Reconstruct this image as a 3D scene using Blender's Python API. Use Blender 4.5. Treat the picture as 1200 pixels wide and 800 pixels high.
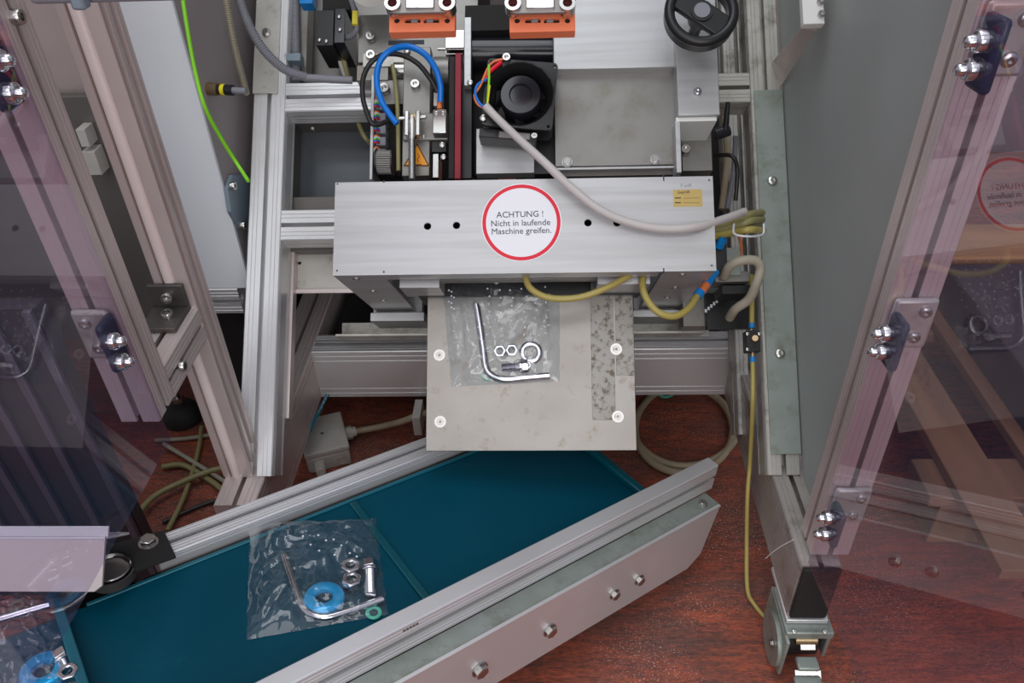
import bpy, bmesh, math, random
from mathutils import Vector, Matrix, noise
for o in list(bpy.data.objects): bpy.data.objects.remove(o)
scene = bpy.context.scene
COL = scene.collection
random.seed(7)
# ------------------------------------------------------------------ camera
AX = Vector((1, -.009, -.04)).normalized()
AY = Vector((31, -710, 934)); AY -= AX * AX.dot(AY); AY.normalize()
AZ = AX.cross(AY)
CR = Vector((AX[0], AY[0], AZ[0])); CD = Vector((AX[1], AY[1], AZ[1])); CF = Vector((AX[2], AY[2], AZ[2]))
CAM = Vector((0, 0, 1.0)); FPX = 933.6
cd = bpy.data.cameras.new('camera'); cam = bpy.data.objects.new('camera', cd); COL.objects.link(cam)
cd.lens = 36 * FPX / 1200; cd.sensor_width = 36; cd.clip_start = .02
cam.matrix_world = Matrix.Translation(CAM) @ Matrix((CR, -CD, -CF)).transposed().to_4x4()
scene.camera = cam
# ------------------------------------------------------------------ world and lamps
w = bpy.data.worlds.new('world'); scene.world = w; w.use_nodes = True
nt = w.node_tree; bg = nt.nodes['Background']
tc = nt.nodes.new('ShaderNodeTexCoord'); sp = nt.nodes.new('ShaderNodeSeparateXYZ'); rp = nt.nodes.new('ShaderNodeValToRGB')
mr = nt.nodes.new('ShaderNodeMapRange'); mr.inputs[1].default_value = -1; mr.inputs[2].default_value = 1
nt.links.new(tc.outputs['Generated'], sp.inputs[0]); nt.links.new(sp.outputs[2], mr.inputs[0]); nt.links.new(mr.outputs[0], rp.inputs[0]); nt.links.new(rp.outputs[0], bg.inputs[0])
rp.color_ramp.elements[0].position = .38; rp.color_ramp.elements[0].color = (.22, .17, .17, 1)
rp.color_ramp.elements[1].position = .62; rp.color_ramp.elements[1].color = (.86, .9, 1.0, 1)
bg.inputs[1].default_value = .52
def area(name, loc, target, sx, sy, power, color=(1, 1, 1)):
    l = bpy.data.lights.new(name, 'AREA'); l.shape = 'RECTANGLE'; l.size = sx; l.size_y = sy; l.energy = power; l.color = color
    o = bpy.data.objects.new(name, l); COL.objects.link(o); o.location = loc
    o.rotation_euler = (Vector(target) - Vector(loc)).to_track_quat('-Z', 'Y').to_euler(); return o
area('hall_lamp', (-.25, -.75, 2.3), (0, .8, .3), 1.9, 1.1, 11, (1, .98, .97))
area('hall_lamp', (-.3, .9, 2.9), (0, .8, .2), 1.8, 1.0, 17, (.93, .97, 1))
area('front_fill', (.35, -1.7, 1.25), (0, .7, .4), 1.7, 1.2, 22, (1, .985, .97))  # soft fill added behind the viewer to brighten front faces
scene.view_settings.view_transform = 'Standard'; scene.view_settings.look = 'None'
scene.view_settings.exposure = 0.0; scene.view_settings.gamma = 1
# ------------------------------------------------------------------ pixel to point on a real plane
def ray(px, py):
    c = Vector(((px - 600) / FPX, (py - 400) / FPX, 1.0))
    return CR * c[0] + CD * c[1] + CF * c[2]
def hit(px, py, p, n):
    d = ray(px, py); return CAM + d * ((p - CAM).dot(n) / d.dot(n))
def onZ(px, py, z): return hit(px, py, Vector((0, 0, z)), Vector((0, 0, 1)))
def onY(px, py, y): return hit(px, py, Vector((0, y, 0)), Vector((0, 1, 0)))
def onX(px, py, x): return hit(px, py, Vector((x, 0, 0)), Vector((1, 0, 0)))
class Frame:                       # local axes u, v, w with origin o
    def __init__(s, o, u, v, n):
        s.o = Vector(o); s.u = Vector(u); s.v = Vector(v); s.n = Vector(n)
        s.M = Matrix.Translation(s.o) @ Matrix((s.u, s.v, s.n)).transposed().to_4x4()
        s.I = s.M.inverted()
    def pt(s, u, v, w): return s.M @ Vector((u, v, w))
    def px(s, x, y, w): return s.I @ hit(x, y, s.o + s.n * w, s.n)          # local point
    def pw(s, x, y, w): return hit(x, y, s.o + s.n * w, s.n)                # world point
    def rect(s, x0, y0, x1, y1, w):
        a = s.px(x0, (y0 + y1) / 2, w); b = s.px(x1, (y0 + y1) / 2, w); c = s.px((x0 + x1) / 2, y1, w); d = s.px((x0 + x1) / 2, y0, w)
        return a[0], b[0], c[1], d[1]
c45 = math.sqrt(.5)
G = Frame((0, 0, 0), (1, 0, 0), (0, 1, 0), (0, 0, 1))
T = Frame((0, .748, .2), (1, 0, 0), (0, c45, c45), (0, -c45, c45))     # the machine leans back 45 degrees
ca, ce = math.radians(52), math.radians(-9)
cr = Vector((math.sin(ca) * math.cos(ce), math.cos(ca) * math.cos(ce), math.sin(ce))); ch = Vector((math.cos(ca), -math.sin(ca), 0))
cn = -cr.cross(ch)
if cn.z < 0: cn = -cn
K = Frame(onZ(824, 655, .02), cr, ch, cn)                                # conveyor: u along, v to the near side, w up (left-handed is fine)
# ------------------------------------------------------------------ materials
MATS = {}
def mat(name, color, rough=.5, metal=0.0, var=None, scale=(8, 8, 8), varfac=.5, bump=0.0, bscale=60, detail=5, lo=.4, hi=.65, spec=.5, emit=None, grime=None, gscale=14, glo=.52, ghi=.72):
    m = bpy.data.materials.new(name); m.use_nodes = True; n = m.node_tree.nodes; L = m.node_tree.links
    b = n['Principled BSDF']; b.inputs['Roughness'].default_value = rough; b.inputs['Metallic'].default_value = metal
    b.inputs['Base Color'].default_value = (*color, 1); b.inputs['Specular IOR Level'].default_value = spec
    t = n.new('ShaderNodeTexCoord'); src = None
    if var:
        mp = n.new('ShaderNodeMapping'); mp.inputs['Scale'].default_value = scale; L.new(t.outputs['Object'], mp.inputs[0])
        no = n.new('ShaderNodeTexNoise'); no.inputs['Scale'].default_value = 1; no.inputs['Detail'].default_value = detail; L.new(mp.outputs[0], no.inputs[0])
        r = n.new('ShaderNodeMapRange'); r.inputs[1].default_value = lo; r.inputs[2].default_value = hi; r.inputs[4].default_value = varfac; L.new(no.outputs[0], r.inputs[0])
        mx = n.new('ShaderNodeMix'); mx.data_type = 'RGBA'; mx.inputs[6].default_value = (*color, 1); mx.inputs[7].default_value = (*var, 1)
        L.new(r.outputs[0], mx.inputs[0]); src = mx.outputs[2]; L.new(src, b.inputs['Base Color'])
    if grime:
        no = n.new('ShaderNodeTexNoise'); no.inputs['Scale'].default_value = gscale; no.inputs['Detail'].default_value = 9; no.inputs['Roughness'].default_value = .7; L.new(t.outputs['Object'], no.inputs[0])
        r = n.new('ShaderNodeMapRange'); r.inputs[1].default_value = glo; r.inputs[2].default_value = ghi; r.inputs[4].default_value = .85; L.new(no.outputs[0], r.inputs[0])
        mx = n.new('ShaderNodeMix'); mx.data_type = 'RGBA'; mx.inputs[7].default_value = (*grime, 1)
        if src: L.new(src, mx.inputs[6])
        else: mx.inputs[6].default_value = (*color, 1)
        L.new(r.outputs[0], mx.inputs[0]); L.new(mx.outputs[2], b.inputs['Base Color'])
    if bump:
        no = n.new('ShaderNodeTexNoise'); no.inputs['Scale'].default_value = bscale; no.inputs['Detail'].default_value = 4; L.new(t.outputs['Object'], no.inputs[0])
        bu = n.new('ShaderNodeBump'); bu.inputs['Strength'].default_value = bump; bu.inputs['Distance'].default_value = .002; L.new(no.outputs[0], bu.inputs['Height']); L.new(bu.outputs[0], b.inputs['Normal'])
    if emit:
        b.inputs['Emission Color'].default_value = (*emit, 1); b.inputs['Emission Strength'].default_value = 1
    MATS[name] = m; return m
mat('aluminium', (.78, .78, .79), .38, .6, var=(.66, .65, .64), scale=(6, 6, 6), bump=.05, bscale=300)
mat('aluminium_dull', (.56, .54, .50), .45, .6, var=(.40, .39, .34), scale=(14, 14, 14), grime=(.16, .14, .10), gscale=22)
mat('aluminium_base', (.50, .46, .43), .45, .55, var=(.36, .33, .29), scale=(14, 14, 14), grime=(.17, .15, .11), gscale=24)
mat('rib_highlight', (.85, .73, .71), .4, .2)
mat('aluminium_warm', (.70, .61, .59), .42, .55, var=(.60, .52, .50), scale=(8, 8, 8))  # pink light reflected from the red floor is put into this colour
mat('brushed', (.52, .52, .525), .42, .6, var=(.44, .435, .43), scale=(5, 90, 90), varfac=.8, bump=.06, bscale=200)
mat('plate_worn', (.29, .275, .255), .30, .8, var=(.235, .215, .19), scale=(12, 16, 16), grime=(.17, .13, .09), gscale=40, glo=.56, ghi=.72, bump=.1, bscale=90)
mat('plate_soiled', (.27, .26, .24), .36, .7, var=(.21, .195, .16), scale=(18, 18, 18), grime=(.08, .06, .04), gscale=80, glo=.50, ghi=.60)
mat('steel_grey', (.27, .26, .245), .42, .65, var=(.20, .19, .17), scale=(20, 20, 20), grime=(.2, .17, .12), gscale=20)
mat('galvanised', (.33, .37, .34), .45, .45, var=(.24, .27, .23), scale=(22, 22, 22), grime=(.17, .18, .13), gscale=30, glo=.5, ghi=.75)
mat('side_panel_grey', (.40, .425, .41), .55, .2, var=(.33, .34, .325), scale=(5, 5, 5), grime=(.17, .18, .18), gscale=120, glo=.66, ghi=.75)
mat('zinc', (.50, .49, .47), .24, 1.0)
mat('chrome', (.66, .66, .70), .10, 1.0)
mat('dark_steel', (.10, .09, .085), .45, .6, var=(.16, .14, .12), scale=(25, 25, 25))
mat('black_plastic', (.012, .012, .013), .38, 0, bump=.05)
mat('black_gloss', (.015, .015, .02), .18, 0)
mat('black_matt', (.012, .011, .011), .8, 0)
mat('rubber', (.02, .018, .017), .7, 0)
mat('teal_belt', (.0, .056, .092), .42, 0, var=(.0, .08, .12), scale=(3, 3, 3), bump=.04, bscale=400, grime=(.01, .12, .13), gscale=9, glo=.62, ghi=.95, spec=.12)
mat('teal_cleat', (.0, .07, .095), .35, 0, spec=.35)
mat('teal_light', (.005, .12, .17), .35, 0)
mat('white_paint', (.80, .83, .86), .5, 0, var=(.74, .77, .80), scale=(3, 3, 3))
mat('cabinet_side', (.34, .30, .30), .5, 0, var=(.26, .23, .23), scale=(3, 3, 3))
mat('wall_warm', (.42, .34, .32), .6, 0, var=(.36, .29, .28), scale=(9, 9, 9))
mat('white_box', (.80, .80, .76), .5, 0)
mat('core_red', (.25, .01, .02), .4)
mat('red', (.75, .0, .025), .4, 0); mat('white_print', (.86, .86, .9), .4, 0); mat('black_print', (.03, .035, .045), .6, 0)
mat('sticker_gold', (.55, .40, .13), .45, .2, var=(.48, .34, .1), scale=(60, 60, 60)); mat('pencil', (.3, .3, .3), .7)
mat('warning_orange', (.95, .36, .01), .45, 0)
mat('orange_plastic', (1.0, .25, .11), .5, 0)
mat('grey_clamp', (.26, .235, .22), .38, .5)
mat('blue_hose', (.0, .19, .72), .3, 0); mat('black_hose', (.02, .017, .017), .4, 0)
mat('red_belt', (.30, .015, .035), .6, 0)
mat('grey_cable', (.56, .52, .50), .5, 0); mat('beige_cable', (.40, .36, .28), .55, 0, var=(.3, .27, .19), scale=(30, 30, 30))
mat('yellow_hose', (.42, .34, .09), .35, 0); mat('olive_hose', (.30, .27, .12), .4, 0); mat('yellow_green', (.25, .72, .02), .4, 0); mat('yellow', (.85, .72, .02), .4, 0)
mat('conduit', (.22, .22, .25), .5, 0); mat('conduit_beige', (.34, .31, .23), .5, .2)
mat('coil_hose', (.40, .33, .22), .5, 0, var=(.28, .22, .14), scale=(25, 25, 25))
mat('junction_grey', (.52, .50, .46), .55, 0, var=(.42, .39, .34), scale=(30, 30, 30))
mat('copper_orange', (.75, .2, .06), .4, 0); mat('brass', (.42, .31, .18), .35, .9)
mat('blue_washer', (.0, .36, .72), .12, .3); mat('green_ring', (.1, .55, .4), .3, 0)
mat('blue_fitting', (.0, .22, .62), .35, 0)
mat('window_panel', (.10, .11, .12), .2, .2, var=(.15, .16, .18), scale=(9, 9, 9))
mat('frame_dark', (.16, .145, .135), .5, .4)
mat('wood', (.27, .14, .065), .7, 0, var=(.09, .045, .025), scale=(20, 3, 20), bump=.3, bscale=60)
mat('timber_tan', (.46, .25, .11), .7, 0, var=(.22, .11, .05), scale=(3, 20, 20), bump=.3)
mat('dark_crate', (.055, .04, .045), .6, 0, var=(.085, .06, .06), scale=(10, 10, 10))
mat('block_blue', (.02, .03, .07), .35)
mat('ribbed_dark', (.045, .045, .055), .4, .3)
mat('ribbed_light', (.12, .12, .15), .4, .4)
mat('label_yellow', (.8, .68, .05), .5, 0)
mat('blue_enamel', (.22, .28, .33), .4, .2)
mat('perforation', (.75, .78, .85), .25, 0)
def floor_mat():
    m = bpy.data.materials.new('worn_red_floor'); m.use_nodes = True; n = m.node_tree.nodes; L = m.node_tree.links; b = n['Principled BSDF']
    t = n.new('ShaderNodeTexCoord')
    def nz(sc, det, rough=.6):
        mp = n.new('ShaderNodeMapping'); mp.inputs['Scale'].default_value = sc; L.new(t.outputs['Object'], mp.inputs[0])
        o = n.new('ShaderNodeTexNoise'); o.inputs['Scale'].default_value = 1; o.inputs['Detail'].default_value = det; o.inputs['Roughness'].default_value = rough; L.new(mp.outputs[0], o.inputs[0]); return o.outputs[0]
    def mr_(x, a, b_, c=0, d=1):
        r = n.new('ShaderNodeMapRange'); r.inputs[1].default_value = a; r.inputs[2].default_value = b_; r.inputs[3].default_value = c; r.inputs[4].default_value = d; L.new(x, r.inputs[0]); return r.outputs[0]
    def mix(f, a, c):
        x = n.new('ShaderNodeMix'); x.data_type = 'RGBA'; L.new(f, x.inputs[0])
        for i, v in ((6, a), (7, c)):
            if isinstance(v, tuple): x.inputs[i].default_value = (*v, 1)
            else: L.new(v, x.inputs[i])
        return x.outputs[2]
    base = mix(mr_(nz((16, 110, 20), 10, .78), .40, .60), (.17, .06, .045), (.46, .10, .05))
    base = mix(mr_(nz((5, 14, 8), 6), .46, .66, 0, .7), base, (.12, .07, .06))
    base = mix(mr_(nz((28, 190, 50), 6, .8), .56, .68, 0, .75), base, (.045, .03, .03))
    base = mix(mr_(nz((120, 420, 90), 4, .7), .45, .62, 0, .55), base, (.05, .028, .022))
    base = mix(mr_(nz((60, 330, 60), 5, .7), .56, .68, 0, .6), base, (.50, .12, .06))
    specks = n.new('ShaderNodeMath'); specks.operation = 'MULTIPLY'
    L.new(mr_(nz((330, 500, 300), 2, .5), .60, .70), specks.inputs[0]); L.new(mr_(nz((4, 6, 5), 3), .45, .62), specks.inputs[1])
    base = mix(specks.outputs[0], base, (.6, .45, .42))
    L.new(base, b.inputs['Base Color']); b.inputs['Roughness'].default_value = .5; b.inputs['Specular IOR Level'].default_value = .35
    bu = n.new('ShaderNodeBump'); bu.inputs['Strength'].default_value = .25; bu.inputs['Distance'].default_value = .002; L.new(nz((20, 150, 40), 6), bu.inputs['Height']); L.new(bu.outputs[0], b.inputs['Normal'])
    MATS['floor'] = m
floor_mat()
def clear_mat(name, tint, ior=1.5, boost=1.0, rough=0.0, haze=0.0, hazecol=(.8, .85, .9), bump=0, bscale=30):
    m = bpy.data.materials.new(name); m.use_nodes = True; n = m.node_tree.nodes; L = m.node_tree.links
    n.remove(n['Principled BSDF']); out = n['Material Output']
    tr = n.new('ShaderNodeBsdfTransparent'); tr.inputs[0].default_value = (*tint, 1)
    gl = n.new('ShaderNodeBsdfGlossy'); gl.inputs['Roughness'].default_value = rough
    fr = n.new('ShaderNodeFresnel'); fr.inputs[0].default_value = ior
    ge = n.new('ShaderNodeNewGeometry')
    a = n.new('ShaderNodeMath'); a.operation = 'SUBTRACT'; a.inputs[0].default_value = 1; L.new(ge.outputs['Backfacing'], a.inputs[1])
    b = n.new('ShaderNodeMath'); b.operation = 'MULTIPLY'; L.new(a.outputs[0], b.inputs[0]); L.new(fr.outputs[0], b.inputs[1])
    c = n.new('ShaderNodeMath'); c.operation = 'MULTIPLY'; c.use_clamp = True; L.new(b.outputs[0], c.inputs[0]); c.inputs[1].default_value = boost
    mx = n.new('ShaderNodeMixShader'); L.new(c.outputs[0], mx.inputs[0]); L.new(gl.outputs[0], mx.inputs[2])
    base = tr.outputs[0]
    if haze:
        df = n.new('ShaderNodeBsdfDiffuse'); df.inputs[0].default_value = (*hazecol, 1)
        m2 = n.new('ShaderNodeMixShader'); m2.inputs[0].default_value = haze; L.new(tr.outputs[0], m2.inputs[1]); L.new(df.outputs[0], m2.inputs[2]); base = m2.outputs[0]
    L.new(base, mx.inputs[1]); L.new(mx.outputs[0], out.inputs[0])
    if bump:
        t = n.new('ShaderNodeTexCoord'); no = n.new('ShaderNodeTexNoise'); no.inputs['Scale'].default_value = bscale; no.inputs['Detail'].default_value = 3; no.inputs['Distortion'].default_value = 1.2
        L.new(t.outputs['Object'], no.inputs[0]); bu = n.new('ShaderNodeBump'); bu.inputs['Strength'].default_value = bump; bu.inputs['Distance'].default_value = .004
        L.new(no.outputs[0], bu.inputs['Height']); L.new(bu.outputs[0], gl.inputs['Normal']); L.new(bu.outputs[0], fr.inputs['Normal'])
    MATS[name] = m
clear_mat('acrylic', (.93, .88, .95), boost=2.0, haze=.02, hazecol=(.5, .45, .75))
clear_mat('bag_film', (.955, .97, .98), boost=1.9, rough=.05, haze=.018, hazecol=(.8, .88, .97), bump=.35, bscale=26)
clear_mat('hose_clear', (.1, .55, .7), boost=1.5, haze=.25, hazecol=(.05, .4, .5))
# ------------------------------------------------------------------ mesh helpers
def nb(): return bmesh.new()
def box(bm, F, u0, u1, v0, v1, w0, w1):
    vs = [bm.verts.new(F.pt(u, v, w)) for w in (w0, w1) for u, v in ((u0, v0), (u1, v0), (u1, v1), (u0, v1))]
    for f in ((3, 2, 1, 0), (4, 5, 6, 7), (0, 1, 5, 4), (1, 2, 6, 5), (2, 3, 7, 6), (3, 0, 4, 7)): bm.faces.new([vs[i] for i in f])
    return bm
def basis(d, up=None):
    d = d.normalized(); up = up or (Vector((0, 0, 1)) if abs(d.z) < .9 else Vector((1, 0, 0)))
    a = up.cross(d).normalized(); return a, d.cross(a)
def cyl(bm, p0, p1, r0, r1=None, n=16, ring=None):
    r1 = r0 if r1 is None else r1; p0 = Vector(p0); p1 = Vector(p1); a, b = basis(p1 - p0)
    A = [bm.verts.new(p0 + (a * math.cos(t) + b * math.sin(t)) * r0) for t in [2 * math.pi * i / n for i in range(n)]]
    B = [bm.verts.new(p1 + (a * math.cos(t) + b * math.sin(t)) * r1) for t in [2 * math.pi * i / n for i in range(n)]]
    for i in range(n): bm.faces.new((A[i], A[(i + 1) % n], B[(i + 1) % n], B[i]))
    bm.faces.new(A[::-1]); bm.faces.new(B); return bm
def lathe(bm, p, axis, prof, n=24):            # prof: list of (radius, height along axis), closed loop
    p = Vector(p); a, b = basis(Vector(axis)); d = Vector(axis).normalized(); rings = []
    for r, h in prof: rings.append([bm.verts.new(p + d * h + (a * math.cos(2 * math.pi * i / n) + b * math.sin(2 * math.pi * i / n)) * max(r, 1e-5)) for i in range(n)])
    for k in range(len(prof)):
        R, S = rings[k], rings[(k + 1) % len(prof)]
        for i in range(n): bm.faces.new((R[i], R[(i + 1) % n], S[(i + 1) % n], S[i]))
    return bm
def spline(pts, sub=8):
    P = [Vector(p) for p in pts]; P = [P[0] * 2 - P[1]] + P + [P[-1] * 2 - P[-2]]; out = []
    for i in range(1, len(P) - 2):
        for k in range(sub):
            t = k / sub; a, b, c, d = P[i - 1], P[i], P[i + 1], P[i + 2]
            out.append(.5 * ((2 * b) + (c - a) * t + (2 * a - 5 * b + 4 * c - d) * t * t + (3 * b - a - 3 * c + d) * t ** 3))
    return out + [P[-2]]
def tube(bm, pts, r, n=10, sub=8, rib=0, pitch=.004, smooth=True, flat=None):
    L = spline(pts, sub) if smooth else [Vector(p) for p in pts]
    if rib:
        D = [0]
        for i in range(1, len(L)): D.append(D[-1] + (L[i] - L[i - 1]).length)
        m = max(2, int(D[-1] / (pitch / 2))); Q = []; j = 0
        for k in range(m + 1):
            s = D[-1] * k / m
            while j < len(L) - 2 and D[j + 1] < s: j += 1
            Q.append(L[j].lerp(L[j + 1], min(1, (s - D[j]) / max(1e-9, D[j + 1] - D[j]))))
        L = Q
    rings = []; a = None
    for i, p in enumerate(L):
        d = (L[min(i + 1, len(L) - 1)] - L[max(i - 1, 0)]).normalized()
        if a is None: a, b = basis(d)
        a = (a - d * a.dot(d)).normalized(); b = d.cross(a)
        rr = (r if not rib else (r if i % 2 else r - rib))
        rings.append([bm.verts.new(p + (a * math.cos(2 * math.pi * k / n) + b * math.sin(2 * math.pi * k / n)) * rr) for k in range(n)])
    for R, S in zip(rings, rings[1:]):
        for k in range(n): bm.faces.new((R[k], R[(k + 1) % n], S[(k + 1) % n], S[k]))
    bm.faces.new(rings[0][::-1]); bm.faces.new(rings[-1]); return bm
def sheet(bm, F, outer, holes, w0, w1):         # flat plate with real holes, in frame F
    loops = [outer] + holes; E = []
    for lp in loops:
        vs = [bm.verts.new(F.pt(x, y, w0)) for x, y in lp]
        E += [bm.edges.new((vs[i], vs[(i + 1) % len(vs)])) for i in range(len(vs))]
    r = bmesh.ops.triangle_fill(bm, use_beauty=True, edges=E, normal=F.n)
    fs = [g for g in r['geom'] if isinstance(g, bmesh.types.BMFace)]
    ex = bmesh.ops.extrude_face_region(bm, geom=fs)
    bmesh.ops.translate(bm, vec=F.n * (w1 - w0), verts=[g for g in ex['geom'] if isinstance(g, bmesh.types.BMVert)])
    bmesh.ops.recalc_face_normals(bm, faces=bm.faces[:]); return bm
def circ(x, y, r, n=20, ph=0): return [(x + r * math.cos(2 * math.pi * i / n + ph), y + r * math.sin(2 * math.pi * i / n + ph)) for i in range(n)]
def rrect(u0, u1, v0, v1, r, n=5):
    out = []
    for cx, cy, a0 in ((u1 - r, v0 + r, -90), (u1 - r, v1 - r, 0), (u0 + r, v1 - r, 90), (u0 + r, v0 + r, 180)):
        for k in range(n + 1):
            a = math.radians(a0 + 90 * k / n); out.append((cx + r * math.cos(a), cy + r * math.sin(a)))
    return out
ROOT = {}
def props(o, label=None, cat=None, group=None, kind=None):
    for k, v in (('label', label), ('category', cat), ('group', group), ('kind', kind)):
        if v: o[k] = v
    return o
def thing(name, label, cat, loc=(0, 0, 0), group=None):
    o = bpy.data.objects.new(name, None); o.empty_display_size = .02; COL.objects.link(o); o.location = loc; ROOT[o.name] = Vector(loc); return props(o, label, cat, group)
def mk(name, bm, m, parent=None, bevel=0, smooth=True, label=None, cat=None, group=None, kind=None, recalc=True):
    if recalc: bmesh.ops.recalc_face_normals(bm, faces=bm.faces[:])
    if parent is None:
        lo = Vector([min(v.co[i] for v in bm.verts) for i in range(3)]); hi = Vector([max(v.co[i] for v in bm.verts) for i in range(3)]); off = (lo + hi) / 2; off.z = lo.z
    else: off = ROOT[parent.name]
    bmesh.ops.translate(bm, vec=-off, verts=bm.verts[:])
    me = bpy.data.meshes.new(name); bm.to_mesh(me); bm.free()
    if smooth:
        for p in me.polygons: p.use_smooth = True
        try: me.set_sharp_from_angle(angle=math.radians(38))
        except Exception: pass
    me.materials.append(MATS[m]); o = bpy.data.objects.new(name, me); COL.objects.link(o)
    if parent is None: o.location = off
    else: o.parent = parent
    ROOT[o.name] = off
    if bevel:
        b = o.modifiers.new('bevel', 'BEVEL'); b.width = bevel; b.segments = 2; b.limit_method = 'ANGLE'; b.angle_limit = math.radians(50)
    return props(o, label, cat, group, kind)
def bx(name, F, e, m, parent=None, bevel=.0006, **k): return mk(name, box(nb(), F, *e), m, parent, bevel, **k)
# shared fastener meshes, axis +Z, unit radius
def fast_mesh(kind):
    bm = nb(); Z = (0, 0, 1)
    if kind == 'socket': lathe(bm, (0, 0, 0), Z, [(1, -.2), (1, .85), (.9, 1), (.5, 1), (.48, .4), (0, .4), (0, -.2)], 20)
    elif kind == 'button': lathe(bm, (0, 0, 0), Z, [(1, -.1), (1, .15), (.85, .45), (.5, .6), (.42, .6), (.4, .25), (0, .25), (0, -.1)], 20)
    elif kind == 'flat': lathe(bm, (0, 0, 0), Z, [(1, -.1), (1, .14), (.55, .14), (.5, .1), (.28, .1), (.26, -.05), (0, -.05), (0, -.1)], 24)
    elif kind == 'dome': lathe(bm, (0, 0, 0), Z, [(1, 0), (1, .5), (.96, .62), (.8, .75), (.62, .85), (.6, 1.2), (.5, 1.45), (.3, 1.62), (0, 1.68), (0, 0)], 20)
    elif kind == 'hex':
        cyl(bm, (0, 0, 0), (0, 0, .12), 1.15, n=24); cyl(bm, (0, 0, .1), (0, 0, .75), .95, n=6); cyl(bm, (0, 0, .74), (0, 0, .82), .93, .8, n=6)
    bmesh.ops.recalc_face_normals(bm, faces=bm.faces[:])
    me = bpy.data.meshes.new('screw_' + kind); bm.to_mesh(me); bm.free()
    for p in me.polygons: p.use_smooth = True
    me.set_sharp_from_angle(angle=math.radians(35)); return me
FAST = {k: fast_mesh(k) for k in ('socket', 'button', 'flat', 'dome', 'hex')}
for k, mm in (('socket', 'zinc'), ('button', 'zinc'), ('flat', 'zinc'), ('dome', 'chrome'), ('hex', 'zinc')): FAST[k].materials.append(MATS[mm])
def screw(parent, p, axis, r, kind='socket', name='screw'):
    z = Vector(axis).normalized(); a, b = basis(z); M = Matrix((a, b, z)).transposed().to_4x4()
    o = bpy.data.objects.new(name, FAST[kind]); COL.objects.link(o); o.parent = parent
    o.matrix_local = Matrix.Translation(Vector(p) - ROOT[parent.name]) @ M @ Matrix.Scale(r, 4); ROOT[o.name] = Vector(p); return o
# aluminium extrusion with real slots
def section(wd, ht, faces):                       # faces: bottom, right, top, left lists of (pos 0..1, kind)
    cs = [((-wd / 2, -ht / 2), (1, 0), (0, 1), wd), ((wd / 2, -ht / 2), (0, 1), (-1, 0), ht), ((wd / 2, ht / 2), (-1, 0), (0, -1), wd), ((-wd / 2, ht / 2), (0, -1), (1, 0), ht)]
    out = []
    for (o, d, inn, L), sl in zip(cs, faces):
        pts = [(.0015, 0)] if True else []
        for s, k in sorted(sl):
            x = s * L
            if k == 'T': pts += [(x - .0032, 0), (x - .0032, .0035), (x - .0082, .0035), (x - .0038, .0155), (x + .0038, .0155), (x + .0082, .0035), (x + .0032, .0035), (x + .0032, 0)]
            elif k == 'R': pts += [(x - .0082, 0), (x - .0082, .011), (x + .0082, .011), (x + .0082, 0)]
            elif k == 'V': pts += [(x - .0012, 0), (x - .0012, .0018), (x + .0012, .0018), (x + .0012, 0)]
            elif k == 'W': pts += [(x - .0055, 0), (x - .0055, .006), (x + .0055, .006), (x + .0055, 0)]
            else: pts += [(x - .0007, 0), (x, .0006), (x + .0007, 0)]
        pts.append((L - .0015, 0))
        out += [(o[0] + d[0] * t + inn[0] * q, o[1] + d[1] * t + inn[1] * q) for t, q in pts]
    return out
def face_slots(kind, n=1):
    if kind == 'plain': return []
    if kind == 'wide': return [(.44, 'R')]
    if kind == 'slot2': return [(.2, 'W'), (.62, 'W'), (.9, 'v')]
    if kind == 'lines': return [(p, 'V') for p in (.10, .20, .80, .90)]
    out = []
    for i in range(n):
        b = i / n; s = 1 / n
        out += [(b + s * .5, 'T')] + [(b + s * q, 'v') for q in (.15, .27, .73, .85)]
    return out
def beam(name, p0, p1, side, wd, ht, kinds, m, parent, n=(1, 1, 1, 1), **k):
    """extrusion from p0 to p1; side = direction of the width axis; kinds = bottom,right,top,left"""
    p0 = Vector(p0); p1 = Vector(p1); d = (p1 - p0).normalized(); s = Vector(side); s = (s - d * s.dot(d)).normalized(); up = d.cross(s) * -1
    up = s.cross(d) * -1 if False else d.cross(s)
    sec = section(wd, ht, [face_slots(kk, nn) for kk, nn in zip(kinds, n)])
    Fr = Frame(p0, s, up, d if s.cross(up).dot(d) > 0 else -d)
    L = (p1 - p0).length; sgn = 1 if (Fr.n.dot(d) > 0) else -1
    return mk(name, sheet(nb(), Fr, sec, [], 0, sgn * L), m, parent, 0, **k)
def vbeam(name, x0, x1, y0, y1, z0, z1, kinds, m, parent, n=(1, 1, 1, 1)):    # vertical; kinds: front(-Y), right(+X), back, left
    return beam(name, ((x0 + x1) / 2, (y0 + y1) / 2, z0), ((x0 + x1) / 2, (y0 + y1) / 2, z1), (1, 0, 0), x1 - x0, y1 - y0, kinds, m, parent, n)
def textmesh(name, s, size, F, u, v, w, m, parent, bold=.0, align='CENTER', rot=0):
    cu = bpy.data.curves.new(name, 'FONT'); cu.body = s; cu.size = size; cu.align_x = align; cu.align_y = 'CENTER'; cu.offset = bold; cu.extrude = .0001; cu.resolution_u = 3
    tmp = bpy.data.objects.new('tmp', cu); COL.objects.link(tmp); dg = bpy.context.evaluated_depsgraph_get(); dg.update()
    me = bpy.data.meshes.new_from_object(tmp.evaluated_get(dg)); bpy.data.objects.remove(tmp)
    me.transform(Matrix.Translation(-ROOT[parent.name]) @ F.M @ Matrix.Translation((u, v, w)) @ Matrix.Rotation(rot, 4, 'Z'))
    me.materials.clear(); me.materials.append(MATS[m]); o = bpy.data.objects.new(name, me); COL.objects.link(o); o.parent = parent; ROOT[o.name] = ROOT[parent.name]; return o
def tpx(x, y, w): return T.pw(x, y, w)
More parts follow.
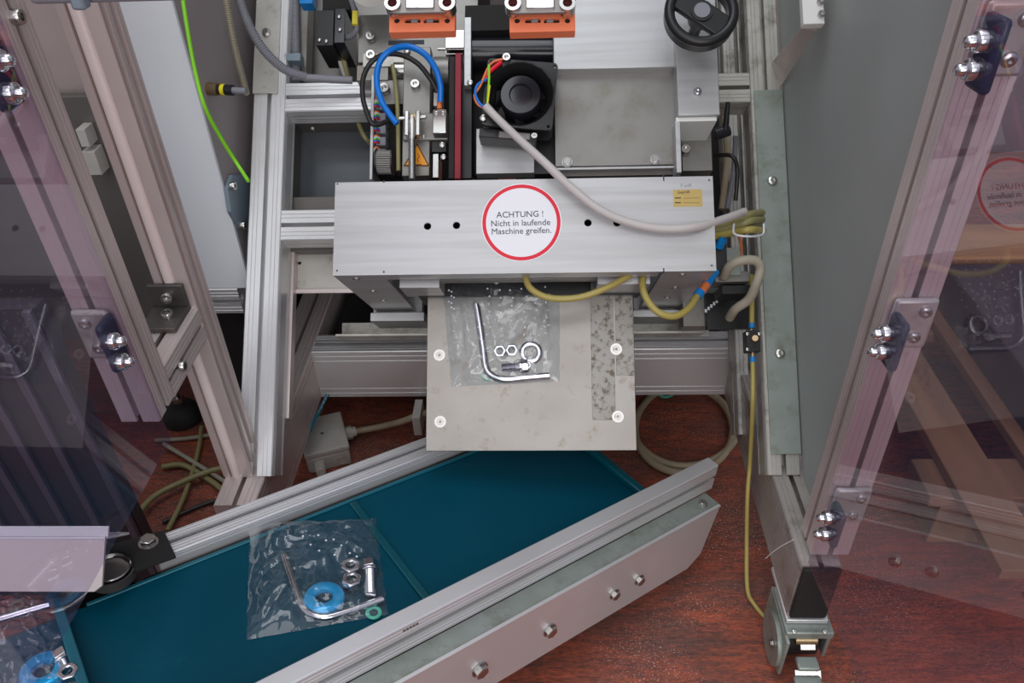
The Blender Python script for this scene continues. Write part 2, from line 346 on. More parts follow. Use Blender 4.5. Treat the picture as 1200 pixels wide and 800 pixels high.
def trect(x0, y0, x1, y1, w1, w0): return (*T.rect(x0, y0, x1, y1, w1), w0, w1)
def hose(name, pts, r, m, label, cat='hose', parent=None, group=None, **k):
    bm = tube(nb(), pts, r, **k)
    return mk(name, bm, m, parent, label=label, cat=cat, group=group) if parent is None else mk(name, bm, m, parent)
# ================================================================== SETTING
mk('floor', box(nb(), G, -3, 3.2, -1.2, 3.0, -.03, 0), 'floor', kind='structure')
mk('wall_back', box(nb(), G, -3, 3.2, 2.2, 2.25, 0, 2.6), 'cabinet_side', kind='structure')
# ================================================================== MACHINE FRAME
fr = thing('machine_frame', 'silver slotted aluminium profile frame carrying the tilted machine and guards', 'frame', (0, .75, 0))
BX0, BX1, BP = -.441, .353, .048
SL = ('slot', 'slot', 'slot', 'slot'); LN = ('lines', 'lines', 'lines', 'lines')
# base: left beam, right beam, cross beam (z .1 to .2)
def hbeamY(x0, x1, y0, y1, z0, z1, kinds, m, n=(1, 1, 1, 1)):   # runs in Y; width axis X, kinds bottom..: solved by axis order
    # d=+Y, s=+X -> up = d x s = -Z ; bottom list = +Z face
    return beam('profile_beam', ((x0 + x1) / 2, y0, (z0 + z1) / 2), ((x0 + x1) / 2, y1, (z0 + z1) / 2), (1, 0, 0), x1 - x0, z1 - z0, kinds, m, fr, n)
def hbeamX(x0, x1, y0, y1, z0, z1, kinds, m, n=(1, 1, 1, 1)):   # d=+X, s=+Y -> up = d x s = +Z
    return beam('profile_beam', (x0, (y0 + y1) / 2, (z0 + z1) / 2), (x1, (y0 + y1) / 2, (z0 + z1) / 2), (0, 1, 0), y1 - y0, z1 - z0, kinds, m, fr, n)
hbeamY(BX0, -.385, .70, 1.6, .1, .2, ('slot', 'lines', 'slot', 'lines'), 'aluminium_warm')
hbeamY(.305, BX1, .605, 1.6, .1, .2, ('slot', 'lines', 'slot', 'lines'), 'aluminium_base')
hbeamX(-.385, .305, 1.03, 1.078, .1, .2, ('slot', 'slot', 'slot', 'lines'), 'aluminium')
hbeamX(-.385, .305, 1.55, 1.598, .1, .2, SL, 'aluminium_dull')
bx('end_cap', G, (.307, .353, .599, .605, .101, .199), 'black_matt', fr, .003)
bx('foot_plate', G, (.304, .356, .598, .68, .092, .0995), 'aluminium', fr, .001)
# tilted posts
def tbeam(x0, x1, v0, v1, w0, w1, kinds, m, n=(1, 1, 1, 1)):     # along T.v ; d=T, s=+X -> up = d x s = T.v x X = (0,c,c)x(1,0,0) = (0,c,-c) = -N ; bottom face = +N
    a = T.pt((x0 + x1) / 2, v0, (w0 + w1) / 2); b = T.pt((x0 + x1) / 2, v1, (w0 + w1) / 2)
    return beam('profile_beam', a, b, (1, 0, 0), x1 - x0, w1 - w0, kinds, m, fr, n)
def tcross(x0, x1, v0, v1, w1, m, kinds=SL, wd=.045):            # along X ; d=X, s=T.v -> up = X x T.v = (0,-c,c)=N ; top face = +N
    return beam('profile_beam', T.pt(x0, (v0 + v1) / 2, w1 - wd / 2), T.pt(x1, (v0 + v1) / 2, w1 - wd / 2), T.v, v1 - v0, wd, kinds, m, fr)
tbeam(-.423, -.375, .003, 1.0, -.048, 0, ('slot', 'lines', 'slot', 'lines'), 'aluminium')
tbeam(.298, .342, .003, 1.0, -.048, 0, ('slot', 'lines', 'slot', 'lines'), 'aluminium_dull')
tbeam(-.423, -.375, .42, 1.0, -.20, -.152, SL, 'aluminium_dull')
tbeam(.298, .342, .06, 1.0, -.20, -.152, SL, 'aluminium_dull')
for (y0, y1), m in (((96, 130), 'aluminium'), ((245, 281), 'aluminium')):
    u0, u1, v0, v1 = T.rect(328, y0, 430, y1, 0); tcross(-.375, -.2, v0, v1, 0, m)
u0, u1, v0, v1 = T.rect(840, 85, 878, 120, 0); tcross(.16, .298, v0, v1, 0, 'aluminium_dull')
u0, u1, v0, v1 = T.rect(840, 60, 878, 100, -.15); tcross(-.375, .298, v0 + .25, v1 + .25, -.15, 'aluminium_dull')
# strips screwed on the posts
p = bx('cover_strip', T, (*T.rect(298, 0, 327, 109, .004)[:2], T.px(312, 109, .004)[1], 1.0, .0005, .004), 'aluminium_dull', fr, .0005); screw(fr, tpx(312, 38, .005), T.n, .0055, 'hex')
q = T.px(905, 105, .004)[1]; q2 = T.px(917, 532, .004)[1]
bx('galvanised_strip', T, (.303, .343, q2, q, .0005, .0035), 'galvanised', fr, .0005)
for x, y in ((905, 212), (914, 414)): screw(fr, tpx(x, y, .004), T.n, .007, 'button')
# guard posts : left
LX = -.40; RX = .318
vbeam('guard_post', LX - .042, LX, .600, .643, .444, 1.6, ('slot', 'slot', 'plain', 'plain'), 'aluminium_warm', fr)
vbeam('guard_post', RX, RX + .046, .617, .660, .206, 1.6, ('slot', 'plain', 'plain', 'slot'), 'aluminium_warm', fr)
hbeamY(-.445, -.4005, .6435, .75, .44, .484, ('slot', 'slot', 'plain', 'plain'), 'aluminium_warm')
hbeamY(-.445, -.402, .60, .75, 1.5, 1.544, SL, 'aluminium_warm')
beam('guard_post', (-.4225, .771, .2005), (-.4225, .771, 1.6), (1, 0, 0), .041, .042, ('wide', 'slot2', 'plain', 'plain'), 'aluminium_warm', fr)
mk('rounded_rib', cyl(nb(), (-.4245, .756, .2), (-.4245, .756, 1.6), .0078, n=20), 'rib_highlight', fr)  # strip filling the slot; its pink colour paints in the groove's highlight
# dark angle bracket with two cap screws
ab = mk('angle_bracket', box(box(nb(), G, -.449, -.408, .743, .749, .4905, .519), G, -.449, -.408, .700, .7489, .4845, .4905), 'dark_steel', fr, .001)
screw(fr, onY(197, 347, .7425), (0, -1, 0), .0068, 'socket'); screw(fr, onZ(197, 371, .491), (0, 0, 1), .0068, 'socket')
screw(fr, onX(211, 429, -.401), (1, 0, 0), .006, 'socket')
screw(fr, onX(17, 20, LX + .001), (1, 0, 0), .006, 'socket')
# bottom end of the left corner: open profile face
# rubber levelling foot behind the left posts
lf = thing('levelling_foot', 'black rubber levelling foot with steel spindle behind the left guard post', 'foot', tuple(onZ(216, 487, .0)))
f0 = onZ(216, 490, 0)
mk('rubber_pad', lathe(nb(), f0, (0, 0, 1), [(.036, 0), (.036, .012), (.026, .03), (.012, .036), (0, .036), (0, 0)], 24), 'rubber', lf)
mk('spindle', cyl(cyl(nb(), f0 + Vector((0, 0, .03)), f0 + Vector((0, 0, .10)), .007), f0 + Vector((0, 0, .045)), f0 + Vector((0, 0, .055)), .013, n=6), 'zinc', lf)
# caster under the right beam
cs = mk('caster', nb() if False else box(box(box(nb(), G, .302, .362, .585, .655, .078, .091), G, .301, .306, .575, .66, .012, .085), G, .358, .363, .59, .66, .03, .085), 'galvanised', fr, .002)
mk('wheel', cyl(nb(), (.309, .63, .034), (.355, .63, .034), .033, n=28), 'rubber', cs)
mk('wheel_disc', cyl(nb(), (.296, .612, .04), (.301, .612, .04), .036, n=28), 'galvanised', cs)
mk('lever', box(box(nb(), G, .318, .345, .560, .578, .045, .052), G, .314, .348, .545, .560, .030, .037), 'galvanised', cs, .002)
mk('brake_pedal', box(nb(), Frame((.316, .553, .022), (1, 0, 0), (0, c45, c45), (0, -c45, c45)), 0, .034, 0, .022, 0, .004), 'zinc', cs, .001)
mk('brake_pedal', box(nb(), Frame((.324, .584, .056), (1, 0, 0), (0, c45, c45), (0, -c45, c45)), 0, .020, 0, .016, 0, .004), 'zinc', cs, .001)
mk('spring', cyl(nb(), (.318, .592, .068), (.345, .592, .068), .007), 'brass', cs)
for xx in (.312, .350): screw(cs, (xx, .587, .092), (0, -.5, 1), .003, 'button')
screw(cs, (.2955, .60, .045), (-1, 0, 0), .005, 'hex')
# grey side panel : upright sheet between the tilted post and the door post
sp_ = thing('side_panel', 'large dull grey-green sheet closing the right side of the machine', 'panel', (.347, .9, .2))
a0 = T.pt(0, .02, .0); bm = nb()
PY = Frame((.3445, 0, 0), (0, 1, 0), (0, 0, 1), (1, 0, 0))
sheet(bm, PY, [(.661, .201), (a0.y - .01, .201), (a0.y + .95, a0.z + .95), (.661, a0.z + .95)], [], 0, .002); mk('sheet', bm, 'side_panel_grey', sp_)
# latch bracket at the top right with pale cover
lb = thing('latch_bracket', 'pale folded metal bracket with small bolts at the top of the grey side panel', 'bracket', tuple(T.pt(.31, .62, .02)))
a1 = tpx(905, 75, .005); b1 = tpx(945, 32, .09)
bm = nb(); pts = [(905, 72, .004), (941, 30, .19), (958, 34, .19), (916, 100, .004)]
P = [T.pw(x, y, w) for x, y, w in pts]; vs = [bm.verts.new(p_) for p_ in P] + [bm.verts.new(p_ + Vector((.0, .004, -.004))) for p_ in P]
for f in ((0, 1, 2, 3), (7, 6, 5, 4), (0, 4, 5, 1), (1, 5, 6, 2), (2, 6, 7, 3), (3, 7, 4, 0)): bm.faces.new([vs[i] for i in f])
mk('arm', bm, 'aluminium_warm', lb, .001)
bx('pale_cover', T, trect(940, -30, 965, 28, .205, .194), 'white_box', lb, .001)
for x, y in ((929, 60), (962, 17), (961, 2)): screw(lb, tpx(x, y, .206 if x > 935 else .10), T.n, .004, 'socket')
mk('tie_rod', tube(nb(), [tpx(930, -10, .03), tpx(932, 40, .03)], .0025, smooth=False), 'steel_grey', lb)
# ================================================================== GUARD DOORS (open acrylic leaves)
def door(name, x0, az, ys, zb, label, side, plates):
    t = thing(name, label, 'door', (x0, .6, zb)); d = Vector((-math.sin(math.radians(az)), -math.cos(math.radians(az)), 0))   # runs towards the viewer
    nrm = Vector((0, 0, 1)).cross(d); nrm = nrm if nrm.x * side < 0 else -nrm
    F = Frame((x0, ys, zb), d, (0, 0, 1), nrm)
    mk('acrylic_pane', box(nb(), F, 0, .62, 0, 1.1, .0, .004), 'acrylic', t)
    return t, F
ld, LF = door('guard_door', LX + .0012, 1, .598, .420, 'open clear acrylic guard door on the left with violet tint', -1, None)
rd, RF = door('guard_door', RX - .0052, -5, .600, .213, 'open clear acrylic guard door on the right with violet tint', 1, None)
def hinge(t, F, ps, plates, nuts, side):
    # bracket plate on the post's front face, block and dome nuts on the pane
    h = bx('hinge_plate', G, plates, 'aluminium_dull', t, .003)
    for p_ in ps: screw(h, p_, (0, -1, 0), .0075, 'button')
    return h
for (sx, sy, sx2, sy2, nx, ny, nx2, ny2) in ((1131, 36, 1122, 68, 1147, 48, 1136, 81), (1067, 373, 1061, 393, 1036, 390, 1031, 411), (990, 598, 985, 612, 969, 606, 965, 625)):
    q = (onX(nx, ny, RX - .01) + onX(nx2, ny2, RX - .01)) / 2
    z0 = q.z
    h = bx('hinge_plate', G, (RX + .004, RX + .044, .6095, .6165, z0 - .026, z0 + .030), 'aluminium_dull', rd, .004)
    for dz, dx in ((.017, .033), (-.012, .030)): screw(h, (RX + dx, .6095, z0 + dz), (0, -1, 0), .0062, 'button')
    q1 = onX(nx, ny, RX - .01); q2_ = onX(nx2, ny2, RX - .01)
    bb = mk('hinge_block', box(nb(), RF, .001, .027, z0 - .213 - .027, z0 - .213 + .027, -.009, -.0003), 'block_blue', rd, .004)
    for qq in (q1, q2_): screw(bb, RF.pt(RF.o.y - qq.y, qq.z - .213, .004), RF.n, .0082, 'dome', 'dome_nut')
for nx, ny, nx2, ny2 in ((10, 75, 14, 105), (138, 403, 147, 420)):
    q = (onX(nx, ny, LX + .01) + onX(nx2, ny2, LX + .01)) / 2; z0 = q.z; yy = .598 - q.y
    h = bx('hinge_plate', G, (LX - .040, LX - .004, .592, .5995, z0 - .026, z0 + .030), 'aluminium_dull', ld, .004)
    for dz, dx in ((.017, .028), (-.012, .025)): screw(h, (LX - dx, .592, z0 + dz), (0, -1, 0), .0062, 'button')
    bb = mk('hinge_block', box(nb(), LF, .001, .028, z0 - .42 - .027, z0 - .42 + .027, -.009, -.0003), 'block_blue', ld, .004)
    for dz in (-.012, .012): screw(bb, LF.pt(yy, z0 - .42 + dz, .004), LF.n, .0082, 'dome', 'dome_nut')
# ================================================================== HEAD COVER
HW = .14
u0, u1, v0, v1 = T.rect(391.5, 210, 837.5, 320, HW)
hc = thing('sealing_head_cover', 'long brushed aluminium cover across the machine with a round warning sticker', 'cover', tuple(T.pt(0, v0, .0)))
PL = 1.0
def hole(x, y, r): q = T.px(x, y, HW); return circ(q[0], q[1], r)
bm = nb(); sheet(bm, T, [(u0, v0), (u1, v0), (u1, v1), (u0, v1)], [hole(501, 265, .0046), hole(535, 264, .0046), hole(689, 261, .0046), hole(723, 261, .0046)], HW - .003, HW)
mk('front_plate', bm, 'brushed', hc)
mk('top_flange', box(nb(), T, u0 + .004, u1 - .004, v1 - .003, v1 - .0002, HW - .06, HW - .0031), 'brushed', hc)
mk('bottom_flange', box(nb(), T, u0 + .062, u1 - .068, v0 + .0002, v0 + .003, HW - .028, HW - .0031), 'brushed', hc)
mk('inner_back', box(nb(), T, u0 + .07, u1 - .07, v0 + .02, v1 - .01, HW - .07, HW - .065), 'dark_steel', hc)
ua = T.px(448, 324, HW)[0]; ub = T.px(778, 320, HW)[0]
mk('side_arm', box(nb(), T, u0, ua, v0, v0 + .004, -.12, HW - .0031), 'brushed', hc, .0006)
mk('side_arm', box(nb(), T, ub, u1, v0, v0 + .004, -.12, HW - .0031), 'brushed', hc, .0006)
mk('side_plate', box(nb(), T, u0, u0 + .004, v0 + .0041, v1, -.12, HW - .0031), 'brushed', hc)
mk('side_plate', box(nb(), T, u1 - .004, u1, v0 + .0041, v1, -.12, HW - .0031), 'brushed', hc)
for a, b in ((u0, ua), (ub, u1)):
    for k in (.02, .10, .17): screw(hc, T.pt((a + b) / 2 - .006 + (.0 if k < .1 else .004), v0 - .0005, HW - k), -T.v, .005, 'flat', 'rivet')
# seams at the folded corners
for x, y0, y1 in ((449, 211, 214), (449, 317, 320), (777, 205, 212), (777, 314, 320)):
    bx('corner_slit', T, trect(x, y0, x + 1.6, y1, HW + .0001, HW - .002), 'black_print', hc, 0)
for x, y, rr in ((395.5, 215.5, 1), (395, 317, 1), (834, 311, 1), (831, 211, 1)):
    q = T.px(x, y, HW); mk('corner_hole', cyl(nb(), T.pt(q[0], q[1], HW - .001), T.pt(q[0], q[1], HW + .0002), .0012, n=8), 'black_print', hc)
# round sticker
q = T.px(611, 260.5, HW); rS = (T.px(658, 260, HW)[0] - T.px(564, 260, HW)[0]) / 2
st = mk('warning_sticker', cyl(nb(), T.pt(q[0], q[1], HW), T.pt(q[0], q[1], HW + .0004), rS, n=64), 'white_print', hc, label='round white sticker with a red ring and black German warning text')
bm = nb(); sheet(bm, Frame(T.pt(q[0], q[1], HW + .0004), T.u, T.v, T.n), circ(0, 0, rS * .975, 64), [circ(0, 0, rS * .885, 64)], 0, .0002); mk('red_ring', bm, 'red', st)
for s, x, y in (('ACHTUNG !', 609.5, 251.5), ('Nicht in laufende', 610, 261.5), ('Maschine greifen.', 611, 270.8)):
    qq = T.px(x, y, HW); textmesh('lettering', s, .0107, T, qq[0], qq[1], HW + .0006, 'black_print', st, bold=0, rot=.012)
r_ = trect(789, 222, 823, 242, HW + .0004, HW); gs = bx('inspection_sticker', T, r_, 'sticker_gold', hc, 0, label='small golden inspection sticker')
for s, x, y, sz in (('Geprüft', 801, 225.3, .0048),): qq = T.px(x, y, HW); textmesh('lettering', s, sz, T, qq[0], qq[1], HW + .0005, 'black_print', gs, bold=.00003, rot=.05)
for y in (231.8, 237.3):
    bx('print_line', T, trect(791, y - .6, 798, y + .6, HW + .0006, HW + .0003), 'black_print', gs, 0)
    bx('print_line', T, trect(801, y - .1, 820, y + .3, HW + .0006, HW + .0003), 'dark_steel', gs, 0)
qq = T.px(804, 217.5, HW); textmesh('pencil_note', 'F e49', .0062, T, qq[0], qq[1], HW + .0002, 'pencil', hc)
# things seen under the cover
un = thing('sealing_jaw', 'grey sealing jaw blocks in the shadow under the long cover', 'machine part', tuple(T.pt(0, v0 - .02, .02)))
bx('jaw_block', T, trect(468, 322, 515, 337, .10, .04), 'brushed', un)
bx('jaw_block', T, trect(700, 316, 762, 333, .10, .04), 'brushed', un)
bx('jaw_bar', T, trect(490, 328, 750, 346, .045, .02), 'black_plastic', un)
bx('jaw_rod', T, trect(500, 322, 745, 327, .09, .07), 'steel_grey', un)
for x in (492, 700): bx('jaw_arm', T, trect(x - 8, 326, x + 2, 340, .06, -.05), 'dark_steel', un)
for i, (x0, x1, y0, y1) in enumerate(((434, 497, 366, 376), (738, 800, 363, 371))):
    s_ = thing('support_ledge', ['pale metal ledge under the left end of the long cover', 'pale metal ledge under the right end of the long cover'][i], 'bracket', tuple(tpx((x0 + x1) / 2, y1, -.10)))
    bx('ledge', T, trect(x0, y0, x1, y1, -.10, -.19), 'brushed', s_); bx('riser', T, trect(x0 + 4, y0 - 50, x1 - 2, y0, -.12, -.14), 'brushed', s_)
tr_ = thing('drip_tray', 'long galvanised tray lying behind the chute above the cross beam', 'tray', tuple(tpx(600, 392, -.13)))
e = trect(393, 371, 860, 392, -.13, -.17); e2 = trect(393, 386, 840, 392, -.12, -.17)
bx('tray_wall', T, (e[0], e[1] - .03, e[2], e[3], -.175, -.170), 'aluminium_dull', tr_); bx('tray_lip', T, (e2[0], e2[1] - .02, e2[2], e2[2] + .004, -.169, -.12), 'aluminium_dull', tr_)
# ================================================================== CHUTE PLATE
CW = .035
u0, u1, v0c, _ = T.rect(500, 345, 744, 528, CW)
vt = T.px(620, 343, CW)[1]
cp = thing('chute_plate', 'worn grey steel discharge plate with four countersunk screws below the cover', 'plate', tuple(T.pt((u0 + u1) / 2, v0c, CW)))
bx('plate', T, (u0, u1, v0c, vt, CW - .004, CW), 'plate_worn', cp, .0006)
bx('inlay_strip', T, trect(693, 343, 720, 492, CW + .0008, CW - .002), 'plate_soiled', cp, .0003)
bx('inlay_strip', T, trect(721.5, 343, 742, 440, CW + .0006, CW - .002), 'plate_soiled', cp, .0003)
for x, y in ((515, 416), (516, 494), (722, 409), (724, 488)): screw(cp, tpx(x, y, CW), T.n, .0078, 'flat')
for x in (540, 700): bx('support_bar', T, (T.px(x, 400, CW)[0] - .01, T.px(x, 400, CW)[0] + .01, v0c + .03, vt + .02, CW - .05, CW - .0042), 'dark_steel', cp)
bx('side_gusset', T, (u0 + .004, u0 + .008, v0c + .05, vt, -.10, CW - .0042), 'steel_grey', cp)
bx('side_gusset', T, (u1 - .008, u1 - .004, v0c + .05, vt, -.10, CW - .0042), 'steel_grey', cp)
# small grey clip beside it
bx('cable_bracket', G, (*[onZ(488, 478, .08)[0], onZ(497, 478, .08)[0]], onZ(488, 500, .08)[1], onZ(488, 478, .08)[1], .06, .1), 'junction_grey', None, label='small grey bracket holding the pale cable at the left edge of the chute', cat='bracket')
# ================================================================== FAN
FW = .115
fc = T.px(609, 110, FW)
ang = math.radians(-6)
FF = Frame(T.pt(fc[0], fc[1], 0), T.u * math.cos(ang) + T.v * math.sin(ang), T.v * math.cos(ang) - T.u * math.sin(ang), T.n)
fan = thing('cooling_fan', 'square black cooling fan with round hub above the cover', 'fan', tuple(FF.o))
hs = .046
fb = nb(); sheet(fb, FF, rrect(-hs, hs, -hs, hs, .006), [circ(0, 0, .0435, 40)] + [circ(sx * .041, sy * .041, .0022, 8) for sx in (-1, 1) for sy in (-1, 1)], FW - .005, FW)
sheet(fb, FF, rrect(-hs, hs, -hs, hs, .006), [circ(0, 0, .0435, 40)], FW - .037, FW - .033); mk('housing', fb, 'black_plastic', fan)
mk('shroud', lathe(nb(), FF.pt(0, 0, 0), FF.n, [(.0455, FW - .036), (.0455, FW), (.0435, FW), (.039, FW - .007), (.0345, FW - .016), (.034, FW - .036)], 40), 'black_plastic', fan)
mk('hub', lathe(nb(), FF.pt(.001, 0, 0), FF.n, [(.0275, FW - .03), (.0275, FW - .004), (.0255, FW - .001), (.015, FW - .001), (.0135, FW - .004), (0, FW - .004), (0, FW - .03)], 36), 'black_gloss', fan)
for k in range(7):
    a = 2 * math.pi * k / 7; bm = nb(); pts = []
    for r, da, ww in ((.024, 0, -.014), (.034, .15, -.018), (.034, .65, -.03), (.024, .5, -.03)): pts.append(FF.pt(r * math.cos(a + da), r * math.sin(a + da), FW + ww))
    va = [bm.verts.new(p_) for p_ in pts] + [bm.verts.new(p_ - FF.n * .0012) for p_ in pts]
    for f in ((0, 1, 2, 3), (7, 6, 5, 4), (0, 4, 5, 1), (1, 5, 6, 2), (2, 6, 7, 3), (3, 7, 4, 0)): bm.faces.new([va[i] for i in f])
    mk('blade', bm, 'black_plastic', fan)
mk('motor_plate', box(nb(), FF, -.04, .04, -.04, .04, FW - .044, FW - .0375), 'black_matt', fan)
screw(fan, FF.pt(-.044, -.037, FW), FF.n, .005, 'button'); screw(fan, FF.pt(.024, -.052, FW - .01), FF.n, .0042, 'socket'); screw(fan, FF.pt(-.022, .047, FW), FF.n, .0055, 'socket')
bx('fan_bracket', FF, (-.048, .028, -.058, -.046, FW - .04, FW - .01), 'black_plastic', fan, .001)
bx('type_label', FF, (-.022, .018, -.057, -.049, FW - .0098, FW - .009), 'cabinet_side', fan, 0)
ft = tpx(578, 128, FW + .01)
hose('orange_wire', [FF.pt(-.022, .046, FW + .003), tpx(575, 75, FW + .004), tpx(563, 100, FW + .01), tpx(556, 112, FW + .01), tpx(562, 124, FW + .01), ft], .0016, 'copper_orange', None, parent=fan)
hose('red_wire', [FF.pt(-.028, .04, FW + .003), tpx(573, 85, FW + .004), tpx(568, 95, FW + .004)], .003, 'red', None, parent=fan)
hose('blue_wire', [tpx(572, 92, FW + .004), tpx(560, 99, FW + .012), tpx(557, 110, FW + .012), tpx(564, 123, FW + .012), ft], .0017, 'blue_hose', None, parent=fan)
hose('earth_wire', [tpx(573, 76, FW + .006), tpx(573, 95, FW + .008), tpx(571, 122, FW + .009)], .0016, 'yellow_green', None, parent=fan)
hose('earth_wire', [tpx(574, 100, FW + .010), tpx(572.5, 112, FW + .010), tpx(571, 124, FW + .010)], .0012, 'yellow', None, parent=fan)
hose('fan_cable', [tpx(569, 124, FW + .012), tpx(582, 138, FW + .012), tpx(605, 160, .14), tpx(640, 192, .16), tpx(665, 216, .158), tpx(700, 244, .156), tpx(735, 260, .153), tpx(775, 268, .152), tpx(815, 266, .15), tpx(850, 256, .12), tpx(872, 248, .09)], .0052, 'grey_cable', 'thick light grey cable sagging from the fan across the long cover', 'cable', n=14)
bx('duct_plate', T, trect(558, 150, 626, 203, .07, .05), 'brushed', None, label='bright bare metal plate directly below the black fan', cat='plate')
bx('fan_mount', T, trect(604, 152, 650, 204, .062, .03), 'black_plastic', None, label='black block right of the bright plate below the fan', cat='machine part')
# ================================================================== ROLLER and upper plates
ro = thing('film_roller', 'glossy black horizontal roller behind the orange blocks above the fan', 'roller', tuple(tpx(600, 55, .02)))
ra, rb = T.px(546, 54, .05), T.px(652, 54, .05)
mk('drum', cyl(nb(), T.pt(ra[0], ra[1], .03), T.pt(rb[0], rb[1], .03), .024, n=40), 'black_gloss', ro)
bx('black_guard', T, trect(545, 5, 650, 35, .06, .02), 'black_matt', ro)
mk('axle', cyl(nb(), T.pt(ra[0] - .03, ra[1], .03), T.pt(rb[0], rb[1], .03), .006), 'zinc', ro)
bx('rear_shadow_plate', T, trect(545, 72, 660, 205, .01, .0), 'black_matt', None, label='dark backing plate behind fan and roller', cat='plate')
up = thing('upper_cover_plate', 'bright smooth metal cover plate at the top right of the orange blocks', 'plate', tuple(tpx(720, 80, .1)))
bx('plate', T, trect(648, -60, 789, 80, .10, .02), 'brushed', up, .001)
lp = thing('lower_cover_plate', 'stained grey metal plate with two bolts between fan and square tube', 'plate', tuple(tpx(720, 195, .085)))
bx('plate', T, trect(650, 83, 791, 194, .085, .081), 'steel_grey', lp, .0008); bx('body', T, trect(652, 86, 790, 206, .081, .02), 'dark_steel', lp)
bx('front_lip', T, trect(650, 195, 797, 198, .087, .02), 'brushed', lp)
for x, y in ((664.5, 190), (768, 187)): screw(lp, tpx(x, y, .0855), T.n, .0062, 'hex')
sb = thing('square_column', 'upright square aluminium column beneath the black handwheel', 'column', tuple(tpx(815, 135, .12)))
bx('column', T, trect(791.5, -60, 840, 135, .115, .02), 'brushed', sb, .001); screw(sb, tpx(817, 108, .115), T.n, .0055, 'dome')
br = thing('channel_bracket', 'open silver channel bracket below the square column', 'bracket', tuple(tpx(815, 200, .1)))
bx('top_flange', T, trect(792, 137, 840, 142, .11, .02), 'white_box', br); bx('side_flange', T, trect(792, 142, 798, 202, .11, .02), 'brushed', br)
bm = nb(); P = [T.pw(x, y, w) for x, y, w in ((799, 142.5, .10), (838, 142.5, .10), (826, 178, .03), (808, 205, .03), (799, 205, .03))]
bx('back_plate', T, trect(799, 142, 834, 200, .045, .02), 'steel_grey', br)
for x, y in ((813, 149), (803, 176)): screw(br, tpx(x, y, .05), T.n, .0065, 'socket')
# handwheel
hw = thing('handwheel', 'black plastic handwheel with round grey hub at the top edge', 'handwheel', tuple(tpx(822, 12, .2)))
HC = tpx(822, 14, .175); ring = nb()
lathe(ring, HC, T.n, [(.039 + .0065 * math.cos(t), .0065 * math.sin(t)) for t in [2 * math.pi * i / 12 for i in range(12)]], 48); mk('rim', ring, 'black_plastic', hw)
lathe(ring := nb(), HC, T.n, [(.044, -.016), (.0445, -.003), (.034, -.003), (.034, -.016)], 48); mk('rim_skirt', ring, 'black_plastic', hw)
HF = Frame(HC, (T.u * math.cos(-.66) + T.v * math.sin(-.66)), (T.v * math.cos(-.66) - T.u * math.sin(-.66)), T.n)
mk('spoke', box(nb(), HF, -.037, .037, -.015, .015, -.007, .002), 'black_plastic', hw, .002)
mk('hub', cyl(cyl(nb(), HC - T.n * .02, HC + T.n * .004, .0135, n=28), HC - T.n * .06, HC - T.n * .018, .007), 'black_plastic', hw)
mk('hub_cap', cyl(nb(), HC + T.n * .0035, HC + T.n * .0048, .0098, n=28), 'conduit', hw)
# ================================================================== ORANGE CLAMPS
def clamp(x0, x1, label):
    cw = .21; t = thing('block_clamp', label, 'clamp', tuple(tpx((x0 + x1) / 2, 36, cw)))
    xm = (x0 + x1) / 2; e = trect(x0, 16, x1, 38, cw, cw - .02)
    def h(x, y, r): q = T.px(x, y, cw); return circ(q[0], q[1], r, 14)
    def rc(a, b, c, d): q = T.rect(a, b, c, d, cw); return [(q[0], q[2]), (q[1], q[2]), (q[1], q[3]), (q[0], q[3])]
    bm = nb(); q = T.rect(x0, 10, x1, 37, cw)
    sheet(bm, T, [(q[0], q[2]), (q[1], q[2]), (q[1], q[3]), (q[0], q[3])], [h(x0 + 9, 24, .0032), h(x1 - 9, 24, .0032), rc(xm - 20, 21.5, xm - 2, 26.5), rc(xm + 2, 21.5, xm + 20, 26.5)], cw - .016, cw)
    mk('orange_body', bm, 'orange_plastic', t, .0008)
    bx('cavity', T, trect(x0 + 3, 15, x1 - 3, 30, cw - .0165, cw - .02), 'black_matt', t)
    for hx in (x0 + 9, x1 - 9): c0 = T.px(hx, 24, cw); mk('hole_shade', cyl(nb(), T.pt(c0[0], c0[1], cw - .012), T.pt(c0[0], c0[1], cw - .002), .0031, n=14), 'black_matt', t)  # black pins added in the holes stand in for their shade
    bx('slot_shadow', T, trect(xm - 20, 21.6, xm + 20, 26.4, cw - .005, cw - .012), 'black_matt', t, 0)
    bx('slider', T, trect(xm - 13, 21.8, xm - 5, 26.2, cw - .001, cw - .0048), 'cabinet_side', t); bx('slider', T, trect(xm + 5, 21.8, xm + 13, 26.2, cw - .001, cw - .0048), 'cabinet_side', t)
    q = T.rect(x0 - 5, -16, x1 + 1, 15, cw + .018); xL = T.px(x0 + 4, 4, cw + .02); xR = T.px(x1 - 9, 4, cw + .02)
    bm = nb(); sheet(bm, T, rrect(q[0], q[1], q[2], q[3], .013, 6), [circ(xL[0], xL[1], .0068, 20), circ(xR[0], xR[1], .0068, 20)], cw + .013, cw + .018); mk('link_plate', bm, 'grey_clamp', t, .0012)
    bx('steel_insert', T, trect(xm - 19, -4, xm + 14, 9, cw + .0215, cw + .01), 'chrome', t, .001)
    for c in (xL, xR): mk('bush', lathe(nb(), T.pt(c[0], c[1], 0), T.n, [(.0095, cw + .0195), (.0095, cw + .022), (.0055, cw + .022), (.0055, cw + .005), (.0095, cw + .005)], 24), 'zinc', t); mk('red_core', cyl(nb(), T.pt(c[0], c[1], cw + .002), T.pt(c[0], c[1], cw + .008), .005), 'core_red', t)
clamp(456, 533, 'grey clamp with orange block at the top, left of the pair'); clamp(597, 674, 'grey clamp with orange block at the top, right of the pair')
